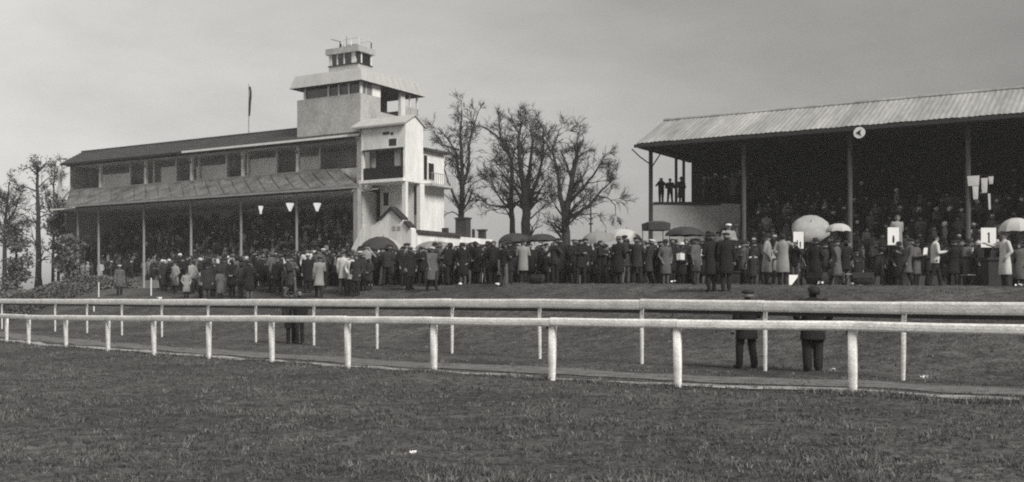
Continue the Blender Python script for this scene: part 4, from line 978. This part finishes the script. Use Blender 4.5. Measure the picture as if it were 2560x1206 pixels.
# ------------------------------------------------------------------ umbrellas
def umbrella(label, px, d, py_top, wpx, m, tilt=(0, 0), stripes=None, pole_to_ground=True, rise=.36, seed=0, m2=None):
    rng = random.Random(seed + px); x, y = at(px, d); zt = zat(py_top, d); rad = wpx / F * d / 2
    g = gz(x, y); root = thing('umbrella', label, 'umbrella', (x, y, g), group='umbrellas over the crowd')
    h = zt - g; mb = MB(); mb2 = MB(); n = 8; rows = 5; ri = rad * rise * 1.6
    T = Matrix.Rotation(tilt[0], 3, 'X') @ Matrix.Rotation(tilt[1], 3, 'Y'); top = Vector((0, 0, h))
    a0 = rng.uniform(0, .7)
    for j in range(n):
        vv = []
        for i in range(rows + 1):
            u = i / rows
            for q in (0, .5, 1):
                a = a0 + 2 * PI * (j + q) / n; sc_ = .945 if q == .5 else 1.0
                rr = rad * math.sin(u * PI / 2 * .98) * (sc_ if u > .2 else 1); z = -ri * (1 - math.cos(u * PI / 2 * .98)) + (.03 * u if q == .5 else 0)
                vv.append(top + T @ Vector((rr * math.cos(a), rr * math.sin(a), z)))
        fs = [(i*3 + q, i*3 + q + 1, i*3 + q + 4, i*3 + q + 3) for i in range(rows) for q in (0, 1)]
        (mb2 if (stripes and j in stripes) else mb).add(vv, fs)
    mb.obj('canopy', m, root, smooth=True)
    if mb2.v: mb2.obj('pale_gore', m2 or M_CANVAS_P, root, smooth=True)['label'] = 'pale panel of the umbrella'
    MB().tube([top + T @ Vector((0, 0, .10)), top + T @ Vector((0, 0, -.95))] + ([Vector((0, 0, 0))] if pole_to_ground else [top + T @ Vector((0, 0, -1.1))]), [.012, .016, .016], 6).obj('pole', M_IRON, root)
    rb = MB()
    for j in range(n):
        a = a0 + 2 * PI * j / n; rb.tube([top + T @ Vector((.02 * math.cos(a), .02 * math.sin(a), -.45)), top + T @ Vector((rad * .6 * math.cos(a), rad * .6 * math.sin(a), -ri * .33))], [.006, .006], 4)
    rb.obj('ribs', M_IRON, root)
    return root
umbrella('large dark umbrella with a pale stripe before the white lodge porch', 958, 56, 592, 118, M_CANVAS_D, stripes=(7,), rise=.5, tilt=(.1, .1))
umbrella('broad grey umbrella low in the crowd right of the striped one', 1088, 55, 603, 112, M_CANVAS_M, rise=.3)
umbrella('dark umbrella below the trunk of the leaning bare tree', 1288, 50, 583, 88, M_CANVAS_D, rise=.36)
umbrella('dark grey umbrella below the thick trunked bare tree', 1355, 49, 585, 80, M_CANVAS_D, rise=.3)
umbrella('grey umbrella below the thin pole, beside a paler one', 1492, 50, 579, 84, M_CANVAS_M, rise=.42, tilt=(.15, -.1))
umbrella('wide pale umbrella left of the covered stand', 1566, 51, 573, 92, M_CANVAS_P, rise=.40, tilt=(.1, .15))
umbrella('dark umbrella in front of the white screen of the covered stand', 1712, 48, 567, 100, M_CANVAS_D, rise=.30)
umbrella('big pale umbrella tipped towards the course in the betting ring', 2028, 41, 555, 98, mat('dull cream umbrella cloth', .36, .8, .2, 2, fine=.15), tilt=(.78, -.15), rise=.36, pole_to_ground=True)
umbrella('small pale umbrella right of the big tipped one', 2096, 40, 559, 66, M_CANVAS_P, rise=.42)
umbrella('cream umbrella at the right edge over a white board', 2540, 38, 545, 84, M_CANVAS_P, rise=.55)
# a square canopy of a betting pitch
x, y = at(1640, 50); g = gz(x, y)
t = thing('canopy_frame', 'square dark canopy on four legs at the end of the covered stand', 'canopy', (x, y, g), .2)
zt = zat(554, 50) - g
MB().loft([(0, 0, zt - .42, .56, .5), (0, 0, zt - .1, .58, .52), (0, 0, zt, .3, .3)], 16, p=8).obj('cover', M_CANVAS_D, t)
for sx in (-.5, .5):
    for sy in (-.45, .45): MB().tube([(sx, sy, 0), (sx, sy, zt - .4)], [.02, .02], 6).obj('leg', M_IRON, t)

# bookmakers' boards
def board_on_stand(label, px, d, y0, y1, wpx, marks):
    x, y = at(px, d); g = gz(x, y); k = d / F; w_ = wpx * k; zt, zb = zat(y0, d) - g, zat(y1, d) - g
    t = thing('betting_board', label, 'board', (x, y, g), random.uniform(-.15, .15), group='white boards of the bookmakers')
    bx('board', M_PAPER, t, -w_/2, w_/2, -.02, .02, zb, zt)
    for sx in (-1, 1): MB().tube([(sx * w_ * .35, .05, 0), (sx * w_ * .35, .03, zt - .05)], [.025, .02], 6).obj('leg', M_IRON, t)
    m_ = MB()
    for poly in marks: m_.prism([(u * w_, -.022, zb + v * (zt - zb)) for u, v in poly], (0, -.004, 0))
    m_.obj('marking', M_IRON, t)
def bar(x0, x1, y0, y1): return [(x0, y0), (x1, y0), (x1, y1), (x0, y1)]
board_on_stand('white board with two short dark strokes beside the big tipped umbrella', 1996, 39.5, 580, 622, 25, [bar(-.16, -.06, .06, .5), bar(.12, .24, .06, .42)])
board_on_stand('white board bearing one dark narrow upright mark', 2233, 39.5, 569, 613, 28, [[(-.07, .12), (.08, .12), (.11, .35), (.05, .56), (-.06, .52), (-.10, .3)]])
board_on_stand('white board with a forked dark figure one, nearest the right edge', 2471, 37.5, 570, 619, 36, [bar(-.03, .07, .32, .76), [(-.12, .66), (-.03, .76), (-.03, .68)], [(-.10, .08), (-.03, .08), (.05, .34), (-.03, .34)], [(.10, .06), (.16, .08), (.07, .34), (.0, .34)]])
x, y = at(2490, 36.2); g = gz(x, y)
t = thing('betting_stand', 'dark bookmaker stand with flat top in front of the right edge board', 'stand', (x, y, g), .1)
MB().box(-.45, .45, -.3, .3, .95, 1.05).obj('top', M_DARK, t); MB().box(-.4, .4, -.25, .25, .1, .949).obj('body', M_DARK, t)
for sx in (-.38, .38):
    for sy in (-.23, .23): MB().box(sx - .03, sx + .03, sy - .03, sy + .03, 0, .099).obj('leg', M_DARK, t)
# satchels, stools and a dropped sheet on the grass at the betting ring
def satchel(label, px, d, s):
    x, y = at(px, d); t = thing('satchel', label, 'bag', (x, y, gz(x, y)), random.uniform(-1, 1)); t.scale = (s,) * 3
    MB().loft([(0, 0, 0, .26, .13), (0, 0, .22, .28, .15), (0, 0, .34, .25, .10)], 14, p=4).obj('bag', M_DARK, t, smooth=True)
    MB().tube([(-.12, 0, .33), (-.10, 0, .44), (.10, 0, .44), (.12, 0, .33)], [.014] * 4, 6).obj('handle', M_IRON, t)
    MB().prism([(-.24, -.155, .2), (.24, -.155, .2), (.26, -.115, .35), (-.26, -.115, .35)], (0, .02, 0)).obj('flap', M_DARK, t)
satchel('dark satchel on the grass below the small pale umbrella', 2158, 36.0, 1.3)
satchel('dark satchel on the grass left of the betting ring board', 2045, 36.2, 1.3)
satchel('dark bag lying alone in front of the middle crowd', 1345, 41.2, 1.0)
def stool(label, px, d):
    x, y = at(px, d); t = thing('folding_stool', label, 'stool', (x, y, gz(x, y)), random.uniform(-1, 1))
    MB().box(-.2, .2, -.16, .16, .40, .43).obj('seat', M_CANVAS_M, t)
    for s_ in (-1, 1):
        for q in (-1, 1): MB().tube([(-.18 * q, .14 * s_, 0), (.18 * q, .14 * s_, .40)], [.014, .014], 6).obj('leg', M_IRON, t)
stool('folding stool with grey seat beside the bookmaker satchels', 2110, 36.4); stool('folding stool with grey seat near the right edge board', 2420, 35.6)
x, y = at(1983, 35.6)
t = thing('fallen_board', 'white triangular corner of a board leaning in the grass', 'board', (x, y, gz(x, y)), .1)
MB().prism([(-.14, 0, .36), (.18, .04, .36), (.16, .04, .28), (-.06, 0, .02), (-.14, 0, .02)][::-1], (0, .03, 0)).obj('panel', M_PAPER, t)
MB().tube([(0, .05, .3), (.05, .25, 0)], [.012, .012], 5).obj('prop', M_IRON, t)
# slim white stakes on the left lawn
for px, d, h_, lb_ in ((378, 58, .95, 'slim white stake on the left lawn between the lone man and the woman'), (510, 56, .9, 'slim white stake on the left lawn nearer the crowd'), (247, 62, .85, 'slim white stake on the left lawn near the hedge end'), (235, 56, .5, 'short pale stake low on the left lawn')):
    x, y = at(px, d); tag(MB().loft([(0, 0, -.15, .035, .035), (0, 0, h_ - .06, .032, .032), (0, 0, h_, .012, .012)], 8, p=4).obj('marker_stake', M_WHITE), lb_, 'stake', 'white stakes on the lawn').location = (x, y, gz(x, y))

# ------------------------------------------------------------------ the crowd
def front_d(px): return float(np.interp(px, [380, 460, 720, 880, 1080, 1300, 1640, 1760, 1900, 2100, 2300, 2560, 2700], [63, 54, 47.5, 45.5, 43.8, 42.6, 40.5, 40, 39, 38.3, 37.8, 37.2, 37]))
def free(x, y, r): return all((x - a) ** 2 + (y - b) ** 2 > r * r for a, b in TAKEN)
spots = []                                            # (x, y, z, zone, row)
def fill(p0, p1, n, deep, zone, r=.46, power=1.25, tries=60, ex=None):
    got = 0
    for _ in range(n * tries):
        if got >= n: break
        px = random.uniform(p0, p1); q = random.random() ** power * deep; d = front_d(px) + q + (1.6 if px > 1000 else 3.2) * noise.noise(Vector((px * .014, 5, 0))) + (-random.random() * 2.2 if random.random() < .06 else 0)
        x, y = at(px, d)
        if ex and ex(px, d): continue
        if free(x, y, r):
            TAKEN.append((x, y)); spots.append((x, y, gz(x, y), zone(px), 'front row' if q < deep * .22 else ('middle rows' if q < deep * .6 else 'back rows'))); got += 1
def zone_c(px):
    for lim, nm in ((470, 'by the far lawn'), (560, 'below the third grandstand post'), (640, 'left of the lamps'), (700, 'below the leftmost lamp'), (760, 'below the widest lamp'), (825, 'below the rightmost lamp'), (885, 'by the grandstand corner'),
                    (960, 'left of the lodge porch'), (1035, 'by the lodge porch'), (1085, 'by the lodge wall'), (1135, 'left of the chimneys'), (1185, 'below the dark chimney'), (1240, 'right of the chimneys'), (1290, 'left of the leaning tree'), (1330, 'by the leaning tree'),
                    (1400, 'by the thick tree'), (1470, 'by the broad tree'), (1540, 'by the thin pole'), (1610, 'by the wide pale umbrella'), (1690, 'by the square canopy'), (1770, 'by the white screen'), (1850, 'by the signalling man'), (1900, 'by the second stand post'),
                    (1960, 'by the pale raincoats'), (2060, 'by the big umbrella'), (2120, 'by the small umbrella'), (2180, 'below the round sign'), (2260, 'by the stout man'), (2340, 'by the striding man'), (2420, 'by the fourth stand post'), (2480, 'below the white sheets')):
        if px < lim: return nm
    return 'at the right edge'
gap = lambda px, d: (1930 < px < 1990 and d < 37.6) or (2290 < px < 2400 and d < 37.0)
fill(900, 1640, 104, 8, zone_c, r=.38)
fill(1640, 2620, 84, 7, zone_c, ex=gap, r=.4)
fill(540, 900, 78, 15, zone_c, r=.45)
fill(400, 560, 30, 12, zone_c, r=.6)
n_floor = len(spots)
def terrace(fr, stepf, n, k0, k1, amin, amax, zone, fixed=None):
    got = 0
    for _ in range(n * 40):
        if got >= n: break
        k = random.randint(k0, k1); b, z = stepf(k); a = random.uniform(amin(k) if callable(amin) else amin, amax); b += .28 + random.uniform(-.05, .08)
        x, y = fr.w(a, b)
        if free(x, y, .47):
            TAKEN.append((x, y)); spots.append((x, y, z + (fixed[1] if fixed else 0), zone(px_of(x, y)), 'low' if k < 3 else ('halfway up' if k < 7 else 'high'))); got += 1
RSTEP = (RZB - RZA) / NR; LSTEP = (LZ1 - LZ0) / NS
def r_top(k): b, z = r_step(k); return b, z + RSTEP
def l_top(k): b, z = l_step(k); return b, z + LSTEP
def zone_r(px):
    for lim, nm in ((1870, 'beside the white screen'), (1935, 'right of the second post'), (2000, 'above the big umbrella'), (2065, 'above the small umbrella'), (2130, 'left of the round sign'), (2200, 'right of the round sign'), (2280, 'above the stout man'), (2350, 'above the striding man'), (2420, 'left of the white sheets'), (2490, 'by the white sheets')):
        if px < lim: return 'covered terrace ' + nm
    return 'covered terrace near the edge'
def zone_l(px):
    for lim, nm in ((360, 'near its far end'), (480, 'right of the third post'), (605, 'left of the lamps'), (675, 'below the leftmost lamp'), (745, 'below the widest lamp'), (820, 'below the rightmost lamp')):
        if px < lim: return 'grandstand terrace ' + nm
    return 'grandstand terrace by its corner'
n0 = len(spots)
terrace(R, r_top, 0, 0, NR - 1, lambda k: 5.0, 20.5, zone_r)
# platform behind the screen
for _ in range(200):
    a, b = random.uniform(2.6, 5.0), random.uniform(4.9, 6.7)
    x, y = R.w(a, b)
    if px_of(x, y) > 1722 and free(x, y, .45): TAKEN.append((x, y)); spots.append((x, y, 6.69, 'raised platform at the back', ''))
terrace(R, r_top, 84, 0, 6, lambda k: 1.3 + 3.9 * min(1, max(0, (r_top(k)[0] - 1.0) / 3.1)), 20.5, zone_r)
terrace(L, l_top, 40, 0, 5, -27.5, -2.2, zone_l)
HT_W = [('dark', .76), ('grey', .19), ('pale', .05)]
CT_W = [('black', .48), ('dark', .36), ('grey', .12), ('light grey', .03), ('pale', .01)]
def pick(wts, rng=random):
    u = rng.random()
    for k, v in wts:
        u -= v
        if u <= 0: return k
    return wts[0][0]
GAR = {'long jacket': 'jacket', 'overcoat': 'overcoat', 'mac': 'raincoat', 'jacket': 'jacket', 'dress': 'long coat'}
HEAD = {'cap': '{} cap', 'hat': '{} hat', 'hair': '{} hair', 'scarf': '{} headscarf'}
POSE = {'n': '', 'o': '', 'q': '', 'a': '', 'b': '', 'c': 'raising binoculars', 'd': 'reading a card', 'e': '', 'f': 'arms folded', 'g': '', 'h': 'walking', 'j': 'hands behind back'}
GROUP = 'race crowd standing before the stands'
CT_L = [('black', .28), ('dark', .38), ('grey', .22), ('light grey', .07), ('pale', .05)]
CT_T = [('black', .10), ('dark', .28), ('grey', .34), ('light grey', .20), ('pale', .08)]  # paler coats for the grandstand terrace, colour standing in for light there
CT_R = [('black', .30), ('dark', .42), ('grey', .23), ('light grey', .05)]
spots.sort(key=lambda s_: math.hypot(s_[0], s_[1]))
NKEY = 24; N_IND = 300 - NKEY - 1
ind, rest = spots[:N_IND], spots[N_IND:]
PEOPLE = []
for (x, y, z, zone, row) in ind:
    p = random.choices('abcdefghjnoq', (3.5, 4, 1.2, 3, 3, 2.5, 3, 2, 2.5, 3, 2, 2.5))[0]; P = PROTO[p]
    px = px_of(x, y)
    ct = pick(CT_R if 'covered' in zone or 'platform' in zone else CT_T if 'terrace' in zone else (CT_L if px < 900 else CT_W)); ht = 'dark' if P['head'] == 'hair' and random.random() < .75 else pick(HT_W)
    o = link('person', P['merged'], None, (x, y, z - .01), random.choice((random.gauss(0, .7), random.gauss(PI, .9), random.uniform(-PI, PI))))
    kid = random.random() < .05; sc_ = random.gauss(1.0, .05) * (.78 if kid else 1) * (.95 if p == 'e' else 1); o.scale = (sc_ * random.uniform(.96, 1.08), sc_ * random.uniform(.96, 1.08), sc_)
    setm(o, 0, COATS[ct]); setm(o, 3, HAIR[ht])
    if random.random() < .25: setm(o, 1, COATS['grey'])
    who = ('girl' if p == 'e' else 'boy') if kid else ('woman' if p == 'e' else 'man')
    hd_ = HEAD[P['head']].format('fair' if (P['head'] == 'hair' and ht in ('pale', 'grey')) else ht)
    PEOPLE.append((px, o, ' '.join(('%s in %s %s, %s, %s %s' % (who, ct, GAR[P['coatk']], hd_, '' if len((GAR[P['coatk']] + ct + zone).split()) + (P['head'] != 'x') > 6 else row, zone)).split())))
# where two descriptions agree, tell them apart by their order from the left
for lab in set(q[2] for q in PEOPLE):
    same = sorted((q for q in PEOPLE if q[2] == lab), key=lambda q: q[0]); n = len(same)
    for i, (px, o, _) in enumerate(same):
        sfx = '' if n == 1 else ', ' + ({2: ('left one', 'right one'), 3: ('left one', 'middle one', 'right one'), 4: ('leftmost', 'second from left', 'second from right', 'rightmost')}[n][i] if n <= 4 else 'number %d from the left' % (i + 1))
        tag(o, lab + sfx, 'person', GROUP)
# white racecards that readers hold up
nc_ = 0; seen_z = set()
for (px, o, lab) in sorted(PEOPLE, key=lambda q: q[1].location.y):
    if o.data is PROTO['d']['merged'] and nc_ < 14:
        zn = lab.split(', ', 2)[2]
        if zn in seen_z: continue
        seen_z.add(zn); nc_ += 1
        m_ = o.rotation_euler.to_matrix(); p_ = o.location + m_ @ Vector((0, -.36, 1.22)) * o.scale.z
        c_ = MB().add([(-.15, .02, -.02), (0, -.03, 0), (0, -.06, .24), (-.15, -.01, .22), (.15, .02, -.02), (.15, -.01, .22)], [(0, 1, 2, 3), (1, 4, 5, 2)]).obj('racecard', M_PAPER)
        so = c_.modifiers.new('paper', 'SOLIDIFY'); so.thickness = .004
        c_.location = p_; c_.rotation_euler = o.rotation_euler
        tag(c_, 'open white racecard held by a reader, ' + zn, 'racecard', 'racecards held open in the crowd')
# everyone beyond those, too far back to tell apart: one mass
AV, AF, AM, off = [], [], [], 0
def low_person(P):
    v, f, mi = P['merged_arrays']; me = P['merged'].copy(); o = bpy.data.objects.new('raw', me); C.objects.link(o)
    d = o.modifiers.new('d', 'DECIMATE'); d.ratio = .14
    r = bpy.data.meshes.new_from_object(o.evaluated_get(bpy.context.evaluated_depsgraph_get())); bpy.data.objects.remove(o)
    vv = np.empty(len(r.vertices) * 3); r.vertices.foreach_get('co', vv); mm = np.empty(len(r.polygons), np.int32); r.polygons.foreach_get('material_index', mm)
    return vv.reshape(-1, 3), [tuple(p.vertices) for p in r.polygons], mm
LOW = [low_person(PROTO[k]) for k in 'abdefgj']
CM = [COATS['black'], COATS['dark'], COATS['grey'], COATS['light grey'], COATS['pale'], M_TROUS, M_SKIN, HAIR['dark'], HAIR['pale']]
more = list(rest)
def terr2(fr, stepf, n, k0, k1, amin, amax, r=.45):
    got = 0
    for _ in range(n * 30):
        if got >= n: break
        k = random.randint(k0, k1); b, z = stepf(k); a = random.uniform(amin, amax); b += .28 + random.uniform(-.05, .08); x, y = fr.w(a, b)
        if free(x, y, r): TAKEN.append((x, y)); more.append((x, y, z, '', '')); got += 1
terr2(L, l_top, 520, 0, NS - 1, A0 + 1.2, -2.2)
for k in range(NR):
    a_min = 1.3 + 3.9 * min(1, max(0, (r_top(k)[0] - 1.0) / 3.1)); terr2(R, r_top, (26, 26, 26, 24, 22, 18, 14, 9, 5, 3, 2)[k], k, k, a_min, 20.5)
for _ in range(120):
    a, b = random.uniform(2.0, 4.6), random.uniform(4.4, 6.7); x, y = R.w(a, b)
    if px_of(x, y) > 1722 and free(x, y, .38): TAKEN.append((x, y)); more.append((x, y, 6.69, '', ''))
for _ in range(4000):
    if len(more) > 1150: break
    px = random.uniform(420, 1900); d = front_d(px) + random.uniform(3, 16); x, y = at(px, d)
    if R.ab(x, y)[1] > .8 and px > 1600: continue
    if L.ab(x, y)[1] > -6.5 and px > 860 and px < 1240: continue
    if free(x, y, .55): TAKEN.append((x, y)); more.append((x, y, gz(x, y), '', ''))
for (x, y, z, _, _) in more:
    v, f, mi = random.choice(LOW); a = random.uniform(-PI, PI); s_ = random.gauss(1, .045)
    c_, n_ = math.cos(a), math.sin(a)
    w_ = np.c_[v[:, 0]*c_ - v[:, 1]*n_, v[:, 0]*n_ + v[:, 1]*c_, v[:, 2]] * s_ + np.array([x, y, z - .01])
    AV.append(w_); AF += [tuple(i + off for i in q) for q in f]; off += len(v)
    ci = ['black', 'dark', 'grey', 'light grey', 'pale'].index(pick(CT_T if L.ab(x, y)[1] > .5 and x < 0 else CT_R if R.ab(x, y)[1] > .5 else CT_L if px_of(x, y) < 900 else CT_W)); AM.append(np.array([ci, 5, 6, 7 if random.random() < .8 else 8])[mi])
me = bpy.data.meshes.new('crowd'); me.from_pydata(np.concatenate(AV).tolist(), [], AF)
for m in CM: me.materials.append(m)
me.polygons.foreach_set('material_index', np.concatenate(AM).astype(np.int32)); me.shade_smooth()
tag(link('crowd', me), 'distant mass of racegoers packed on the terraces and behind the front rows', kind='stuff')

# ------------------------------------------------------------------ litter
def scrap(label, px, py, s, d=None):
    if d is None:
        d = 10.0
        for _ in range(60):
            x, y = at(px, d); zz = zat(py, d); 
            if zz <= gz(x, y) + .03: break
            d *= 1.02
    x, y = at(px, d); rng = random.Random(int(px)); mb = MB(); n = 4
    vv = [(s * (i / n - .5) + rng.uniform(-.1, .1) * s, s * .8 * (j / n - .5) + rng.uniform(-.1, .1) * s, .04 + s * rng.uniform(0, .5)) for i in range(n + 1) for j in range(n + 1)]
    fs = [(i*(n+1) + j, (i+1)*(n+1) + j, (i+1)*(n+1) + j + 1, i*(n+1) + j + 1) for i in range(n) for j in range(n)]
    mb.add(vv, fs); o = mb.obj('paper_scrap', M_PAPER); o.location = (x, y, gz(x, y) + .01); o.rotation_euler = (0, 0, rng.uniform(0, 6))
    tag(o, label, 'litter', 'scraps of paper on the grass')
scrap('tiny white paper scrap in the foreground grass, lowest in the picture', 1032, 1158, .07)
scrap('white paper scrap behind the rail beside the broad man in black', 2084, 937, .12, d=rail_d(2084) + .1)
scrap('pale paper scrap at the rail foot, toward the right edge', 2310, 944, .13, d=rail_d(2310) + .1)
scrap('paper scrap on the lawn before the signalling man', 1684, 702, .18, d=38.5); scrap('crumpled paper by the bookmaker satchels', 2052, 697, .22, d=35.5)
scrap('crumpled paper between satchels and stool', 2128, 692, .2, d=35.9); scrap('paper scrap on the lawn near the middle bag', 1246, 722, .2, d=41); scrap('paper scrap on the lawn below the dark chimneys', 1150, 727, .18, d=43)
scrap('paper scrap at the foot of the white lodge crowd', 927, 732, .2, d=47); scrap('white paper by the left rail pair', 716, 732, .3, d=50); scrap('white paper near the lone man before the corner post', 788, 728, .2, d=50)
scrap('white paper among the left lawn figures', 400, 741, .3, d=55); scrap('paper scrap at the right edge of the lawn', 2548, 722, .22, d=35)

# ------------------------------------------------------------------ grass
def grass_material():
    m = bpy.data.materials.new('rough grass blades'); m.use_nodes = True; t = m.node_tree; b = t.nodes['Principled BSDF']
    b.inputs['Roughness'].default_value = .65; b.inputs['Specular IOR Level'].default_value = .3
    at_ = t.nodes.new('ShaderNodeAttribute'); at_.attribute_name = 'shade'
    s_ = t.nodes.new('ShaderNodeVectorMath'); s_.operation = 'SCALE'; s_.inputs[0].default_value = grey(.098)[:3]
    t.links.new(at_.outputs['Fac'], s_.inputs['Scale']); t.links.new(s_.outputs[0], b.inputs['Base Color'])
    return m
def grass(name, n_tuft, d0, d1, px0, px1, hgt, wid, blades, seed, power, keep):
    r = np.random.default_rng(seed)
    d = d0 * (d1 / d0) ** (r.random(n_tuft) ** power); px = r.uniform(px0, px1, n_tuft); x = (px - CX) / F * d; y = d
    k = keep(x, y); x, y, d = x[k], y[k], d[k]; n = len(x)
    # tufts gather in patches
    pat = np.array([noise.noise(Vector((a * .9, b * .9, 0))) + .6 * noise.noise(Vector((a * 2.6, b * 2.6, 4))) for a, b in zip(x, y)])
    k = r.random(n) < np.clip(.65 + pat, .38, 1); x, y, d, pat = x[k], y[k], d[k], pat[k]; n = len(x)
    z = ground(x, y); size = (.55 + .9 * r.random(n)) * (1 + .5 * np.clip(pat, -.5, 1)); tone = .72 + .4 * r.random(n) + .55 * pat + 1.1 * (r.random(n) < .10)
    N = n * blades; rep = lambda q: np.repeat(q, blades)
    an = r.uniform(0, 2*np.pi, N); rad = r.random(N) ** .5 * .045 * rep(size); bx_ = rep(x) + rad * np.cos(an); by_ = rep(y) + rad * np.sin(an); bz = rep(z) - .012
    H = hgt * rep(size) * r.uniform(.5, 1.15, N); W = wid * (.8 + .03 * rep(d)) * r.uniform(.7, 1.2, N)
    la = an + r.normal(0, .8, N); ln_ = r.uniform(.25, 1.1, N) * H
    fa = r.uniform(0, np.pi, N); wx, wy = np.cos(fa) * W / 2, np.sin(fa) * W / 2
    P = np.empty((N, 5, 3))
    P[:, 0] = np.c_[bx_ - wx, by_ - wy, bz]; P[:, 1] = np.c_[bx_ + wx, by_ + wy, bz]
    mx, my, mz = bx_ + np.cos(la) * ln_ * .35, by_ + np.sin(la) * ln_ * .35, bz + H * .65
    P[:, 2] = np.c_[mx + wx * .8, my + wy * .8, mz]; P[:, 3] = np.c_[mx - wx * .8, my - wy * .8, mz]
    P[:, 4] = np.c_[bx_ + np.cos(la) * ln_, by_ + np.sin(la) * ln_, bz + H]
    me = bpy.data.meshes.new(name); nv = N * 5
    me.vertices.add(nv); me.vertices.foreach_set('co', P.ravel())
    base = (np.arange(N) * 5)[:, None]
    li = np.concatenate([base + np.array([0, 1, 2, 3]), base + np.array([3, 2, 4])], 1).ravel()
    me.loops.add(N * 7); me.loops.foreach_set('vertex_index', li.astype(np.int32))
    me.polygons.add(N * 2); ls = (np.arange(N) * 7)[:, None] + np.array([0, 4]); me.polygons.foreach_set('loop_start', ls.ravel().astype(np.int32))
    me.update(calc_edges=True)
    a = me.attributes.new('shade', 'FLOAT', 'POINT'); a.data.foreach_set('value', np.repeat(np.clip(rep(tone) * r.uniform(.7, 1.3, N), .2, 2.4), 5).astype(np.float32))
    me.materials.append(M_GRASS)
    tag(link(name, me), kind='stuff')
M_GRASS = grass_material()
nl = np.array(NEAR); fl_ = np.array(FAR)
def behind(line, x, y):  # positive behind a rail line, in metres (rough)
    best = np.full(len(x), 1e9); sg = np.zeros(len(x))
    for i in range(len(line) - 1):
        a, b = line[i], line[i+1]; dv = b - a; t = np.clip(((x - a[0]) * dv[0] + (y - a[1]) * dv[1]) / (dv @ dv), 0, 1)
        cx_, cy_ = a[0] + t * dv[0], a[1] + t * dv[1]; ds = np.hypot(x - cx_, y - cy_); k = ds < best
        best = np.where(k, ds, best); sg = np.where(k, np.sign(-(dv[1]) * (x - a[0]) + dv[0] * (y - a[1])), sg)
    return -best * sg if (line[-1][0] - line[0][0]) * 1 < 0 else best * sg
def keep_front(x, y): return behind(nl, x, y) < .06
def keep_mid(x, y):
    s_ = behind(nl, x, y); return ((s_ > .6) & ((s_ < 1.1) | (s_ > 2.4) | (np.random.default_rng(3).random(len(x)) < .35)))
grass('grass', 46000, 7.4, 46, -350, 2900, .045, .0085, 9, 1, .8, keep_front)
grass('grass', 15000, 15, 46, -350, 2900, .045, .011, 8, 2, 1.0, keep_mid)
# the longer fringe of uncut grass along the foot of the nearer rail
def keep_fringe(x, y): s_ = behind(nl, x, y); return (s_ > -.35) & (s_ < .12)
grass('grass', 90000, 12, 46, -350, 2900, .075, .010, 8, 4, 1.0, keep_fringe)

# clods kicked out of the turf by hooves
cb = MB(); rng = random.Random(77)
for i in range(420):
    d = 8 * (5.0 ** (rng.random() ** 1.1)); px = rng.uniform(-200, 2760); x, y = at(px, d)
    if behind(nl, np.array([x]), np.array([y]))[0] > -.3: continue
    r_ = rng.uniform(.015, .05); z = gz(x, y); k = [rng.uniform(.7, 1.3) for _ in range(6)]
    cb.add([(x + r_ * k[0], y, z), (x, y + r_ * k[1], z), (x - r_ * k[2], y, z), (x, y - r_ * k[3], z), (x + .01, y, z + r_ * .45 * k[4]), (x, y, z - .02)], [(0, 1, 4), (1, 2, 4), (2, 3, 4), (3, 0, 4), (1, 0, 5), (2, 1, 5), (3, 2, 5), (0, 3, 5)])
tag(cb.obj('clods', mat('dark kicked earth', .03, .95, .3, 6)), kind='stuff')

# ------------------------------------------------------------------ thin added haze
hm = bpy.data.materials.new('added haze'); hm.use_nodes = True; t = hm.node_tree; t.nodes.clear()
o_ = t.nodes.new('ShaderNodeOutputMaterial'); v_ = t.nodes.new('ShaderNodeVolumePrincipled')
v_.inputs['Color'].default_value = (.95, .945, .93, 1); v_.inputs['Density'].default_value = HAZE; v_.inputs['Anisotropy'].default_value = .3  # haze added to lift the dark tones of the far stands
t.links.new(v_.outputs[0], o_.inputs['Volume'])
hz = MB().box(-1600, 1600, -400, 2600, -2.0, 24.0).obj('haze', hm); tag(hz, kind='stuff')
